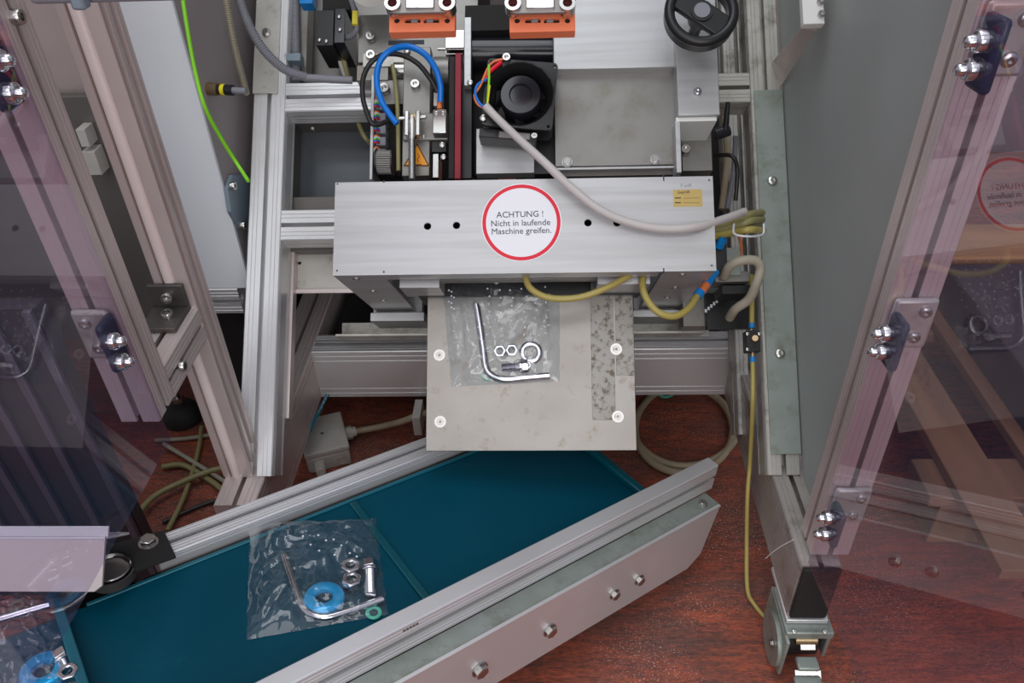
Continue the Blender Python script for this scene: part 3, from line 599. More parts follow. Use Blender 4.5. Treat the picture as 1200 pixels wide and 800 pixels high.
# ================================================================== LEFT MECHANISM
me_ = thing('cutter_drive', 'grey steel mounting plates with bolts between blue hose and red belt', 'machine part', tuple(tpx(480, 205, .03)))
bx('wide_plate', T, trect(420, 16, 545, 72, .03, .0), 'steel_grey', me_)
bx('wide_plate', T, trect(425, 62, 475, 78, .034, .01), 'aluminium_dull', me_); bx('wide_plate', T, trect(418, 76, 455, 94, .032, .0), 'steel_grey', me_)
bx('wide_plate', T, trect(440, 94, 475, 122, .03, .0), 'steel_grey', me_)
bx('upright_plate', T, trect(472, 55, 504, 206, .06, .04), 'steel_grey', me_, .001)
bx('foot_plate', T, trect(472, 132, 525, 164, .064, .05), 'steel_grey', me_, .002)
bx('slot_recess', T, trect(455, 47, 497, 52, .0305, .01), 'black_print', me_, .0002)
for x, y, r in ((435, 44, .007), (435, 66, .007), (451, 105, .0075), (487, 100, .0065)): screw(me_, tpx(x, y, .0605 if x == 487 else .033), T.n, r, 'socket')
screw(me_, tpx(477, 60, .062), T.n, .0045, 'button')
for x, y in ((498, 137), (496, 160)): screw(me_, tpx(x, y, .064), T.n, .003, 'button')
mk('shaft', cyl(nb(), tpx(462, 83, .03), tpx(526, 83, .03), .012, n=28), 'zinc', me_)
mk('bearing', cyl(nb(), tpx(509, 83, .04), tpx(527, 83, .04), .019, n=32), 'steel_grey', me_)
bx('valve_block', T, trect(507, 128, 523, 156, .082, .064), 'zinc', me_, .001)
for x in (511, 519): screw(me_, tpx(x, 133, .082), T.n, .0032, 'button')
mk('nipple', cyl(nb(), tpx(515, 128, .073), tpx(515, 120, .073), .0035), 'copper_orange', me_)
bx('spacer', T, trect(508, 108, 518, 124, .06, .04), 'aluminium_dull', me_)
fk = thing('fork_rod', 'zinc plated fork head on a round rod in front of the warning triangle', 'rod', tuple(tpx(482, 205, .08)))
e = trect(474, 129, 492, 158, .088, .072); bm = nb()
bx('fork', T, (e[0], e[0] + .0055, e[2], e[3], .072, .088), 'zinc', fk, .001); bx('fork', T, (e[1] - .0055, e[1], e[2], e[3], .072, .088), 'zinc', fk, .001)
mk('fork_body', cyl(nb(), tpx(483, 164, .08), tpx(483, 143, .08), .0055, .0095, n=20), 'zinc', fk); mk('rod', cyl(nb(), tpx(483, 210, .08), tpx(483, 160, .08), .0048, n=20), 'zinc', fk)
bx('fork_pin_block', T, trect(478, 133, 488, 144, .082, .07), 'brass', fk); screw(fk, tpx(482.5, 138.5, .083), T.n, .004, 'button')
mk('cross_pin', cyl(nb(), tpx(468, 139, .078), tpx(499, 137, .078), .003), 'zinc', fk)
# warning triangle
wt = bmesh.new(); q = [T.px(x, y, .0605) for x, y in ((472, 195), (504, 195), (489, 167))]
sheet(wt, T, [(a[0], a[1]) for a in q], [], .0602, .0606)
wtr = mk('warning_triangle', wt, 'warning_orange', me_, label='orange hot surface warning triangle')
def tri_in(k, c): return [(c[0] + (a[0] - c[0]) * k, c[1] + (a[1] - c[1]) * k) for a in q]
c_ = (sum(a[0] for a in q) / 3, sum(a[1] for a in q) / 3)
bm = nb(); sheet(bm, T, tri_in(.97, c_), [tri_in(.82, c_)], .0606, .0609); mk('triangle_border', bm, 'black_print', wtr)
mk('heat_mark', tube(nb(), [tpx(490.5, 190, .0608), tpx(489.2, 186.5, .0608), tpx(491.2, 183.5, .0608), tpx(489.8, 180, .0608)], .0004), 'black_print', wtr)
mk('heat_mark', tube(nb(), [tpx(487.5, 192.6, .0608), tpx(494, 192.6, .0608)], .0004), 'black_print', wtr)
bx('red_belt', T, trect(533, 62, 540, 209, .07, .055), 'red_belt', None, .0005, label='narrow dark red belt running upright left of the fan', cat='belt')
db = thing('black_drive_belt', 'black toothed belt and guard strips beside the red belt', 'belt', tuple(tpx(528, 205, .04)))
bx('belt', T, trect(526, 66, 532.5, 209, .06, .03), 'rubber', db); bx('guard_strip', T, trect(541.5, 60, 553, 209, .05, .02), 'black_plastic', db); bx('steel_strip', T, trect(544, 20, 552, 100, .062, .05), 'brushed', db)
screw(db, tpx(551, 97, .062), T.n, .0045, 'button'); bx('bright_clip', T, trect(522, 35, 544, 56, .06, .045), 'zinc', db)
mk('steel_rod', cyl(nb(), tpx(513, 57.5, .055), tpx(545, 57.5, .055), .0022), 'zinc', db)
for x, y in ((518, 170), (519.5, 184)): screw(db, tpx(x, y, .075), T.n, .0042, 'button')
bx('side_block', T, trect(506, 165, 523, 178, .06, .03), 'black_plastic', db); bx('side_block', T, trect(507, 180, 514, 208, .065, .03), 'zinc', db)
tp = thing('toothed_pulley', 'ribbed steel pulley left of the warning triangle', 'pulley', tuple(tpx(452, 205, .04)))
bm = nb(); pa, pb_ = tpx(443, 190, .03), tpx(460, 190, .03); d_ = (pb_ - pa).normalized(); a_, b_ = basis(d_)
for k in range(30):
    t = 2 * math.pi * k / 30; r = a_ * math.cos(t) + b_ * math.sin(t); cyl(bm, pa + r * .0155, pb_ + r * .0155, .0013, n=6)
cyl(bm, pa, pb_, .015, n=30); mk('toothed_drum', bm, 'steel_grey', tp); mk('flange', cyl(nb(), pb_, pb_ + d_ * .002, .019, n=30), 'black_plastic', tp); mk('flange', cyl(nb(), pa - d_ * .002, pa, .019, n=30), 'black_plastic', tp)
hose('blue_air_hose', [tpx(516, 119, .075), tpx(516, 100, .085), tpx(510, 80, .095), tpx(497, 63, .10), tpx(478, 54.5, .10), tpx(458, 59, .09), tpx(445, 73, .085), tpx(441.5, 95, .08), tpx(447, 118, .075), tpx(456, 133, .07), tpx(465, 145, .068)], .0042, 'blue_hose', 'bright blue pneumatic hose looped over the grey upright plate', n=14)
hose('black_hose', [tpx(513, 108, .08), tpx(504, 92, .085), tpx(490, 75, .09), tpx(472, 65, .09), tpx(452, 63.5, .085), tpx(436, 72, .08), tpx(426, 90, .078), tpx(425, 112, .075), tpx(430, 132, .07), tpx(438, 146, .065), tpx(455, 142, .055)], .0035, 'black_hose', 'black hose looped beside the bright blue hose', n=12)
hose('yellow_tube', [tpx(460, 76, .05), tpx(463, 95, .05), tpx(466, 130, .05), tpx(467, 200, .05)], .003, 'olive_hose', 'olive tube running upright left of the grey upright plate')
ed = thing('cable_comb', 'vertical aluminium edge strip with coloured wires and grey terminals', 'terminal strip', tuple(tpx(436, 205, .03)))
bx('edge_strip', T, trect(434, 88, 437.5, 210, .04, -.02), 'brushed', ed)
for i in range(5):
    y = 118 + 14 * i
    bx('terminal', T, trect(440, y, 452, y + 10, .03, .0), 'conduit', ed, .001)
    for j, mm in enumerate(('copper_orange', 'white_paint', 'yellow_green', 'blue_hose', 'red')): mk('wire', tube(nb(), [tpx(438, y + 2 * j, .035), tpx(441, y - 2 + 2 * j, .036), tpx(445, y + 2 * j, .03)], .0010, n=6, sub=4), mm, ed)
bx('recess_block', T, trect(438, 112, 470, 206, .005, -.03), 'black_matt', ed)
# ================================================================== UPPER LEFT : panel, valve, conduit
wp = thing('rear_inspection_panel', 'dark glossy panel in a grey frame left of the cutter drive', 'panel', tuple(tpx(390, 240, -.08)))
bx('panel', T, trect(320, 128, 500, 262, -.10, -.105), 'window_panel', wp)
for e in ((327, 128, 446, 141), (327, 230, 446, 262), (327, 135, 341, 262)): bx('frame_bar', T, trect(*e, -.055, -.0995), 'frame_dark', wp, .001)
for x in (356, 367): screw(wp, tpx(x, 137 + (x - 356) * 1.3, -.05), T.n, .003, 'socket')
hose('olive_cable', [tpx(420, 145, -.05), tpx(427, 160, -.04), tpx(434, 168, -.05)], .0035, 'olive_hose', 'short bent cable end at the top right of the dark panel')
wb = thing('lower_back_plate', 'grey metal plate with a small hole left of the cover', 'plate', tuple(tpx(390, 340, -.07)))
q = T.px(351, 308, -.07); e = T.rect(343, 296, 460, 338, -.07); bm = nb()
sheet(bm, T, [(e[0], e[2]), (e[1], e[2]), (e[1], e[3]), (e[0], e[3])], [circ(q[0], q[1], .0028, 12)], -.075, -.07); mk('plate', bm, 'aluminium_dull', wb)
bx('frame_bar', T, trect(327, 283, 460, 294, -.05, -.0695), 'frame_dark', wb, .001); bx('frame_bar', T, trect(329, 283, 342, 490, -.052, -.0695), 'aluminium_warm', wb, .001); bx('lower_lip', T, trect(343, 338, 440, 343, -.065, -.0695), 'aluminium_warm', wb, .0005)
bx('back_sheet', T, trect(327, -40, 560, 100, -.08, -.085), 'steel_grey', None, label='grey back sheet behind the black valve block', cat='panel')
bx('upright_bar', T, (*T.rect(350, 0, 360, 90, -.03)[:2], T.px(355, 92, -.03)[1], .9, -.06, -.03), 'steel_grey', None, label='slanting grey metal strip left of the black valve block', cat='bar')
vb = thing('valve_block', 'black square valve block with small screws and grey wires', 'valve', tuple(tpx(388, 55, .0)))
bx('body', T, trect(371, 12, 391, 53, .03, -.04), 'black_plastic', vb); bx('side_body', T, trect(392, 10, 404, 50, .035, -.04), 'black_gloss', vb); bx('cap', T, trect(378, -10, 410, 12, .02, -.03), 'black_matt', vb)
for x, y in ((374, 47), (382, 48.5), (397, 20), (398, 35)): screw(vb, tpx(x, y, .031 if x < 391 else .036), T.n, .0028, 'button')
hose('grey_wire', [tpx(402, 45, .02), tpx(412, 42, .03), tpx(418, 33, .04), tpx(416, 15, .04), tpx(410, -5, .04)], .004, 'conduit', None, parent=vb)
bx('wire_tag', T, trect(412.5, 12, 419, 28, .05, .044), 'label_yellow', vb)
hose('olive_hose', [tpx(400, 52, -.02), tpx(403, 70, -.02), tpx(408, 92, -.03)], .004, 'olive_hose', 'olive hose hanging below the black valve block'); hose('white_hose', [tpx(397, 60, -.02), tpx(399, 75, -.02), tpx(405, 92, -.03)], .003, 'grey_cable', 'thin white hose beside the olive hose under the valve block')
hose('corrugated_conduit', [tpx(274, -25, .07), tpx(284, 10, .07), tpx(296, 38, .065), tpx(312, 62, .055), tpx(335, 82, .045), tpx(360, 91, .04)], .0068, 'conduit', 'grey corrugated conduit curving over the left post', 'conduit', rib=.0012, pitch=.0035, n=14)
hose('heat_shrink', [tpx(358, 91, .04), tpx(375, 92, .035), tpx(390, 93, .03), tpx(413, 94, .025)], .0055, 'conduit', 'smooth grey sleeve ending the corrugated conduit', 'conduit', n=12)
hose('corrugated_conduit', [tpx(345, -20, -.02), tpx(346, 30, -.02), tpx(347, 95, -.02)], .007, 'conduit', 'grey corrugated conduit hanging straight behind the left post', 'conduit', rib=.0012, pitch=.0035, n=14)
bx('conduit_clip', T, trect(332, 62, 352, 71, .0, -.02), 'blue_enamel', None, .001, label='pale blue-grey clip on the straight corrugated conduit', cat='clip')
bx('blue_collar', T, trect(351, -8, 366, 4, .02, .0), 'blue_fitting', None, label='blue collar at the top edge left of the valve block', cat='fitting')
hose('metal_conduit', [onX(263, -10, -.43 + .02), onX(275, 55, -.43 + .01), onX(289, 110, -.43)], .005, 'conduit_beige', 'slim ribbed metal conduit beside the left tilted post', 'conduit', rib=.001, pitch=.003)
# transparent film tube at the top (blurry roll)
mk('film_reel', cyl(nb(), tpx(432, -20, .10), tpx(432, -20, .06), .030, n=40), 'junction_grey', None, label='pale round reel cut by the top edge beside the left orange block', cat='reel')
bx('top_rail', G, (-.62, -.18, .50, .53, .99, 1.03), 'conduit', None, label='dark blurred rail crossing the top left corner', cat='rail') if False else None
# ================================================================== RIGHT : cables and valves
for i, (pts, r, m, lab) in enumerate((
    ([(836, 268, .05), (855, 261, .07), (875, 252, .08), (893, 249, .04)], .005, 'olive_hose', 'uppermost olive cable of the bundle right of the cover'),
    ([(836, 272, .05), (858, 266, .07), (878, 259, .08), (893, 257, .04)], .005, 'olive_hose', 'middle olive cable of the bundle right of the cover'),
    ([(836, 277, .05), (860, 272, .07), (880, 269, .08), (894, 270, .04)], .005, 'yellow_hose', 'lowest yellowish cable of the bundle right of the cover'),
    ([(842, 272, .03), (862, 268, .05), (880, 264, .06), (892, 263, .03)], .004, 'beige_cable', 'thin beige cable inside the bundle right of the cover'))):
    hose('bundled_cable', [tpx(*a) for a in pts], r, m, lab, 'cable')
hose('cable_tie', [tpx(860, 262, .09), tpx(861, 274, .09), tpx(880, 277, .09), tpx(894, 274, .06), tpx(895, 262, .06)], .0014, 'white_paint', 'white cable tie around the olive cable bundle', 'cable tie', n=6)
hose('beige_conduit', [tpx(849, 324, .05), tpx(854, 313, .07), tpx(866, 306, .08), tpx(884, 305, .08), tpx(891, 314, .075), tpx(887, 330, .07), tpx(878, 350, .05), tpx(862, 362, .03), tpx(855, 372, .0)], .0062, 'beige_cable', 'thick beige conduit bent in a hook right of the cover', 'conduit', n=14)
sv = thing('solenoid_valve', 'grey solenoid valve with black coil right of the cover corner', 'valve', tuple(tpx(860, 340, .03)))
bx('coil', T, trect(838, 281, 852, 322, .05, .0), 'black_plastic', sv); bx('grey_body', T, trect(849, 290, 868, 322, .045, .0), 'galvanised', sv); bx('base', T, trect(838, 318, 878, 330, .04, .0), 'steel_grey', sv)
bx('black_base', T, trect(846, 334, 880, 344, .03, -.02), 'black_plastic', sv); mk('orange_wire', tube(nb(), [tpx(866, 276, .04), tpx(869, 290, .04), tpx(867, 303, .04)], .002), 'copper_orange', sv)
mk('blue_nut', cyl(nb(), tpx(842, 290, .05), tpx(848, 278, .06), .006, n=6), 'blue_fitting', sv)
bf = thing('blue_quick_fitting', 'blue push-in fitting joining the yellow hose under the right end of the cover', 'fitting', tuple(tpx(825, 345, .08)))
mk('blue_sleeve', cyl(nb(), tpx(838, 318, .07), tpx(828, 333, .08), .0058, n=16), 'blue_fitting', bf); mk('neck', cyl(nb(), tpx(828, 333, .08), tpx(822, 342, .085), .0052), 'copper_orange', bf); mk('blue_collar', cyl(nb(), tpx(821, 341, .085), tpx(817, 347, .087), .0062), 'blue_fitting', bf)
hose('yellow_air_hose', [tpx(818, 345, .087), tpx(806, 362, .10), tpx(790, 370.5, .11), tpx(772, 366, .115), tpx(759, 352, .115), tpx(753, 335, .11), tpx(755, 316, .10)], .0044, 'yellow_hose', 'yellow hose looping from the blue fitting under the right end of the cover', n=14)
hose('yellow_air_hose', [tpx(614, 320, .11), tpx(622, 338, .118), tpx(645, 349, .118), tpx(680, 348, .118), tpx(715, 335, .118), tpx(745, 318, .11)], .0042, 'yellow_hose', 'yellow hose hanging below the middle of the cover above the chute', n=14)
mf = thing('manifold_strip', 'dark manifold with a row of white slots below the solenoid valve', 'manifold', tuple(tpx(850, 370, -.03)))
MFr = Frame(tpx(822, 370, -.05), Vector((.62, .2, .76)).normalized(), T.v, T.n)
bx('body', T, trect(800, 335, 872, 382, -.07, -.11), 'steel_grey', mf); bx('dark_side', T, trect(828, 343, 880, 385, -.055, -.0695), 'black_plastic', mf)
for k in range(9): bx('slot', T, trect(826 + k * 3.2, 362 - k * 2.8, 828.5 + k * 3.2, 366 - k * 2.8, -.0545, -.056), 'white_paint', mf, 0)
for i, (pts, r, m, lab) in enumerate((
    ([(838, 182, .0), (858, 183, .02), (864, 200, .01), (862, 235, .0)], .003, 'black_hose', 'thin black cable hooking beside the channel bracket'),
    ([(848, 130, -.1), (852, 180, -.1), (846, 245, -.1)], .005, 'coil_hose', 'brown tube behind the channel bracket'),
    ([(862, 160, -.08), (860, 200, -.08), (852, 245, -.08)], .004, 'conduit', 'grey tube standing behind the channel bracket'))):
    hose('loose_cable', [tpx(*a) for a in pts], r, m, lab, 'cable')
lv = thing('clamping_lever', 'black clamping lever beside the channel bracket', 'lever', tuple(tpx(850, 158, .03)))
mk('knob', cyl(nb(), tpx(838, 158, .03), tpx(854, 152, .03), .0085, n=20), 'black_gloss', lv); mk('handle', cyl(nb(), tpx(850, 154, .035), tpx(853, 120, .04), .0045, .003), 'black_plastic', lv)
bx('pink_board', T, trect(846, 148, 866, 240, -.25, -.27), 'wall_warm', None, label='pinkish board glimpsed behind the cables right of the cover', cat='board')
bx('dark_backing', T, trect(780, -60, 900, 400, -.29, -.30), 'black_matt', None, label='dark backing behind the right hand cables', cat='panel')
# regulator fitting and thin yellow hose running down to the floor
rg = thing('hose_connector', 'small black valve with brass screw on the right tilted post', 'fitting', tuple(tpx(883, 415, .01)))
bx('body', T, trect(875, 387, 891, 412, .025, .004), 'black_plastic', rg, .001)
for x, y in ((876, 391), (890, 391), (876, 409)): screw(rg, tpx(x, y, .025), T.n, .0025, 'button')
mk('brass_screw', cyl(nb(), tpx(884, 398, .025), tpx(885, 396, .04), .004), 'brass', rg); mk('blue_ring', cyl(nb(), tpx(881, 384, .015), tpx(881, 379, .015), .004), 'blue_fitting', rg); mk('blue_ring', cyl(nb(), tpx(882, 418, .015), tpx(882, 424, .015), .004), 'blue_fitting', rg); mk('neck', cyl(nb(), tpx(882, 411, .015), tpx(882, 418, .015), .0032), 'brass', rg)
hose('yellow_tube', [tpx(881, 380, .012), tpx(881, 350, .012), tpx(880, 322, .012)], .0036, 'yellow_hose', 'yellow tube rising from the small black valve on the post')
hose('yellow_tube', [tpx(882, 422, .015), tpx(882, 470, .02), onZ(879, 540, .17), onZ(876, 580, .13), onZ(875, 640, .06), onZ(876, 690, .02), onZ(884, 708, .006), onZ(902, 730, .005)], .003, 'yellow_hose', 'thin yellow-green tube hanging from the black valve down to the floor', n=12)
hose('white_thread', [onX(897, 654, .30), onX(912, 642, .30), onX(930, 632, .304)], .0006, 'white_print', 'short white nylon thread sticking out over the right base beam', 'thread', n=6)
# ================================================================== CONVEYOR
cv = thing('belt_conveyor', 'slanting conveyor with teal belt and silver side rails on the floor', 'conveyor', tuple(K.pt(-.4, -.15, 0)))
A0 = -1.15
sheet(bm := nb(), Frame(K.pt(0, -.004, 0), K.u, K.n, K.v), [(A0, .0), (-.035, .0), (-.012, .018), (.0, .104), (A0, .104)], [], 0, .004); mk('side_panel', bm, 'aluminium', cv)
def kbeam(a0, a1, b0, b1, c0, c1, kinds, m, n=(1, 1, 1, 1)):    # d=u, s=v, up=d x s = u x v
    return beam('side_rail', K.pt(a0, (b0 + b1) / 2, (c0 + c1) / 2), K.pt(a1, (b0 + b1) / 2, (c0 + c1) / 2), K.v, b1 - b0, c1 - c0, kinds, m, cv, n)
kbeam(A0, .018, -.052, -.031, .106, .151, ('plain', 'slot', 'plain', 'plain'), 'aluminium')
kbeam(-.68, -.08, -.293, -.258, .106, .151, ('slot', 'lines', 'slot', 'lines'), 'aluminium')
bx('top_shelf', K, (A0, .004, -.031, -.0042, .100, .106), 'galvanised', cv, .0008)
bx('shelf_edge', K, (A0, .002, -.0041, .0006, .1045, .1075), 'aluminium', cv, .0006)
screw(cv, K.pt(-.018, -.016, .106), K.n, .006, 'hex')
for x, y, r in ((562, 784, .0095), (644, 738, .0085), (720, 696, .0072), (749, 679, .0072)):
    s_ = hit(x, y, K.o + K.v * .0005, K.v); screw(cv, s_, K.v, r, 'hex')
BC = .132
bx('belt', K, (A0, -.095, -.25, -.0525, BC - .012, BC), 'teal_belt', cv, .004)
bx('black_gap_strip', K, (-.70, -.09, -.2578, -.2505, BC - .012, BC - .002), 'rubber', cv)
bx('belt_edge_highlight', K, (-.76, -.10, -.2505, -.2455, BC, BC + .0025), 'teal_light', cv, .001)  # lighter strip paints in the highlight along the belt's far edge
for a in (-.447, -.785): bx('cleat', K, (a - .005, a + .005, -.243, -.055, BC, BC + (.004 if a > -.6 else .02)), 'teal_cleat' if a > -.6 else 'teal_light', cv, .0015)
bx('cleat', K, (-.112, -.10, -.243, -.055, BC, BC + .010), 'teal_cleat', cv, .002)
mk('tail_roller', cyl(nb(), K.pt(-.105, -.25, BC - .03), K.pt(-.105, -.054, BC - .03), .026, n=32), 'rubber', cv)
bx('inner_bed', K, (A0, -.13, -.255, -.055, .03, BC - .014), 'dark_steel', cv)
# hand-stamped lettering smudge
q = hit(480, 735.5, K.o + K.v * -.0308, K.v)
for k in range(5): mk('print_mark', box(nb(), Frame(q, K.u, K.n, K.v), -.008 + k * .004, -.0052 + k * .004, -.0012, .0012, 0, .0003), 'dark_steel', cv)
# bearing bracket and pulley disc at the left end
pk = K.px(130, 665, .15)
bk = thing('bearing_bracket', 'black steel bearing bracket with hex bolt at the left conveyor rail', 'bracket', tuple(K.pt(-.70, -.28, .1)))
bm = nb(); cw_ = .1545
PQ = [K.px(x, y, cw_) for x, y in ((192, 621), (206, 651), (158, 668), (152, 660), (142, 653), (128, 651), (112, 657), (118, 640), (150, 632))]
sheet(bm, Frame(K.o, K.u, K.v, K.n if K.u.cross(K.v).dot(K.n) > 0 else K.n), [(a[0], a[1]) for a in PQ], [], cw_ - .004, cw_); mk('bracket_plate', bm, 'black_matt', bk, .0005)
bm = nb(); P2 = [K.px(x, y, cw_) for x, y in ((145, 622), (152, 662), (118, 662), (122, 615), (138, 602))]
screw(bk, K.pw(174, 636, cw_), K.n, .0095, 'hex')
q = K.px(130, 666, cw_)
mk('end_disc', lathe(nb(), K.pt(q[0], q[1], cw_ - .004), K.n, [(.0205, -.008), (.0205, .006), (.0195, .007), (.018, .003), (0, .003), (0, -.008)], 40), 'zinc', bk)
mk('disc_ring', lathe(nb(), K.pt(q[0], q[1], cw_ - .004), K.n, [(.0245, -.008), (.0245, .004), (.0225, .004), (.0225, -.008)], 40), 'dark_steel', bk)
mk('shaft_plate', box(nb(), K, q[0] - .06, q[0] + .02, q[1] - .02, q[1] - .012, .02, .15), 'black_matt', bk)
# metal guard plate at the lower left
gp = thing('guard_plate', 'bare metal guard plate with rounded corner at the left end of the conveyor', 'plate', tuple(onZ(60, 690, .3)))
wq = T.I @ K.pw(118, 692, .17); W0 = wq[2]
q = T.rect(-160, 632, 121, 693, W0)
sheet(bm := nb(), T, [(q[0], q[2]), (q[1] - .008, q[2]), (q[1], q[2] + .006), (q[1], q[3]), (q[0], q[3])], [], W0 - .003, W0); mk('face', bm, 'aluminium_warm', gp, .0006)
bx('folded_top', T, (q[0], q[1], q[3], q[3] + .003, W0 - .05, W0), 'aluminium', gp, .0006)
bx('top_lip', T, (q[0], q[1] + .003, q[3] + .003, q[3] + .014, W0 - .003, W0 + .0005), 'aluminium', gp, .0006)
# ================================================================== BAGS
def bag(name, corners, F, wz, hgt, label, seed, creases, dots):
    """pillow of clear film: corners (pixel) on plane w=wz of frame F, order TL TR BR BL"""
    t = thing(name, label, 'bag', tuple(F.pw(*corners[3], wz)))
    C = [F.px(x, y, wz) for x, y in corners]; N_ = 64; bm = nb(); top = []; bot = []
    def P(s, r_): return (C[0] * (1 - s) * (1 - r_) + C[1] * s * (1 - r_) + C[2] * s * r_ + C[3] * (1 - s) * r_)
    for j in range(N_ + 1):
        A_, B_ = [], []
        for i in range(N_ + 1):
            s, r_ = i / N_, j / N_; p = P(s, r_)
            e = (1 - abs(2 * s - 1) ** 6) * (1 - abs(2 * r_ - 1) ** 6)
            nz_ = noise.noise(Vector((s * 5 + seed, r_ * 5, seed))) * .5 + noise.noise(Vector((s * 14, r_ * 14 + seed, 2))) * .12 + .9 * (.35 - abs(noise.noise(Vector((s * 6 + r_ * 4, r_ * 3 - s * 3, seed + 5))))) + .5 * (.3 - abs(noise.noise(Vector((s * 3 - r_ * 7, r_ * 6 + s * 2, seed + 15)))))
            ww = wz + .0006 + e * max(.0015, hgt * (.75 + nz_ * .55))
            for (cx, cy, dx, dy, amp, wd) in creases:
                L = math.hypot(dx, dy); al = ((s - cx) * dx + (r_ - cy) * dy) / L; ac = abs((s - cx) * dy - (r_ - cy) * dx) / L
                if 0 < al < L: ww += amp * math.exp(-(ac / wd) ** 2) * math.sin(math.pi * al / L) * e
            wob = .0012 * noise.noise(Vector((s * 12, r_ * 12, seed + 9)))
            A_.append(bm.verts.new(F.pt(p[0] + wob, p[1] + wob, ww))); B_.append(bm.verts.new(F.pt(p[0] + wob, p[1] + wob, wz + .0004)))
        top.append(A_); bot.append(B_)
    for j in range(N_):
        for i in range(N_):
            bm.faces.new((top[j][i], top[j + 1][i], top[j + 1][i + 1], top[j][i + 1])); bm.faces.new((bot[j][i], bot[j][i + 1], bot[j + 1][i + 1], bot[j + 1][i]))
    for i in range(N_):
        bm.faces.new((top[0][i], top[0][i + 1], bot[0][i + 1], bot[0][i])); bm.faces.new((top[N_][i + 1], top[N_][i], bot[N_][i], bot[N_][i + 1]))
        bm.faces.new((top[i + 1][0], top[i][0], bot[i][0], bot[i + 1][0])); bm.faces.new((top[i][N_], top[i + 1][N_], bot[i + 1][N_], bot[i][N_]))
    mk('film', bm, 'bag_film', t)
    bm = nb()
    for x, y in dots: p = F.pw(x, y, wz + hgt * .95); lathe(bm, p, F.n, [(.0014, 0), (.0011, .0008), (.0003, .001), (0, .0008), (0, 0)], 8)
    if dots: mk('perforations', bm, 'perforation', t, kind='stuff')
    return t
def grid(x0, y0, x1, y1, nx, ny, skew=0): return [(x0 + (x1 - x0) * i / (nx - 1) + skew * j + (3 if j % 2 else 0), y0 + (y1 - y0) * j / (ny - 1) + 2 * math.sin(i)) for i in range(nx) for j in range(ny)]
def nut(F, x, y, wz, r, hh, label, m='chrome', cat='nut', group=None, tilt=None):
    t = None; bm = nb(); p = F.pw(x, y, wz); ax = tilt or F.n; ax = ax.normalized()
    p = p - ax * hh / 2 if tilt else p; q = circ(0, 0, r, 6); a_, b_ = basis(ax); Fn = Frame(p, a_, b_, ax)
    sheet(bm, Fn, q, [circ(0, 0, r * .46, 16)], 0, hh); return mk('hex_nut', bm, m, None, r * .12, label=label, cat=cat, group=group)
def washer(F, x, y, wz, r, ri, th, m, label, name='washer', dome=False):
    bm = nb(); p = F.pw(x, y, wz)
    prof = [(ri, 0), (r, 0), (r, th * .45), (r * .92, th * .8), ((r + ri) / 2, th), (ri * 1.12, th * .85), (ri, th * .5)]
    lathe(bm, p, F.n, prof, 36); return mk(name, bm, m, None, label=label, cat='washer')
def bolt(F, x0, y0, x1, y1, wz, r, label, cat='bolt'):
    a, b = F.pw(x0, y0, wz), F.pw(x1, y1, wz); t = thing('hex_bolt', label, cat, tuple(a)); d = (b - a).normalized()
    mk('head', cyl(cyl(nb(), a, a + d * r * 1.5, r * 1.5, n=6), a + d * r * 1.5, a + d * r * 2.0, r * 1.35, n=20), 'chrome', t, .0006)
    bm = nb(); L = (b - a).length; k = int(L / (r * .28)); prof = [(0, r * 1.6)]
    for i in range(k): h = r * 1.6 + (L - r * 1.6) * i / k; prof += [(r * .86, h), (r, h + r * .13)]
    prof += [(r * .8, L), (0, L)]; lathe(bm, a, d, prof, 20); mk('thread', bm, 'chrome', t); return t
def hook(F, pts, wz, r, label):
    pp = [F.pw(x, y, wz + r) for x, y in pts]; return mk('hook_rod', tube(nb(), pp, r, n=14, sub=8), 'chrome', None, label=label, cat='rod')
KB = BC + .0008
b1 = bag('plastic_bag', [(293, 613), (440, 607), (455, 720), (289, 750)], K, KB, .0165, 'clear plastic bag of metal parts lying on the middle of the teal belt', 3,
    [(.12, .95, .25, -.3, .007, .02), (.3, .72, .3, .22, .006, .02), (.2, .05, .14, .2, .007, .02), (.34, .22, .2, -.1, .006, .02), (.08, 0, .02, 1, .003, .012), (.55, .98, .4, -.02, .004, .02), (.2, .1, -.05, .3, .005, .02), (.6, .2, .35, .3, .004, .03), (.05, .55, .3, -.2, .003, .015)],
    [(373, 627), (382, 633), (391, 632), (364, 638), (400, 639), (374, 645), (410, 648), (418, 652), (355, 628), (392, 650)])
hook(K, [(333, 651), (341, 675), (349, 698), (353, 709), (362, 718), (378, 723), (395, 720), (420, 712), (449, 702)], KB + .001, .0042, 'bent metal hook rod in the bag on the middle of the belt')
washer(K, 380, 702, KB + .003, .0225, .009, .007, 'blue_washer', 'glossy blue ring washer in the bag on the middle of the belt', 'blue_washer')
bolt(K, 433, 659, 434, 699, KB + .008, .0068, 'short chrome threaded bolt at the right of the bag on the belt')
nut(K, 411, 670, KB + .002, .0115, .013, 'upper chrome nut of two beside the bolt in the belt bag'); nut(K, 412, 686, KB + .002, .0115, .013, 'lower chrome nut of two beside the bolt in the belt bag')
washer(K, 438, 718, KB + .001, .009, .005, .002, 'green_ring', 'small greenish ring at the corner of the bag on the belt')
b2 = bag('plastic_bag', [(-70, 700), (62, 690), (104, 806), (-60, 830)], K, KB + .0, .02, 'clear plastic bag cut by the lower left corner of the picture', 11, [(.5, .4, .4, .3, .006, .03), (.2, .2, .5, .1, .006, .03), (.7, .1, .1, .7, .005, .02)], [])
washer(K, 52, 788, KB + .003, .022, .009, .008, 'blue_washer', 'glossy blue ring washer in the lower left corner of the picture', 'blue_washer')
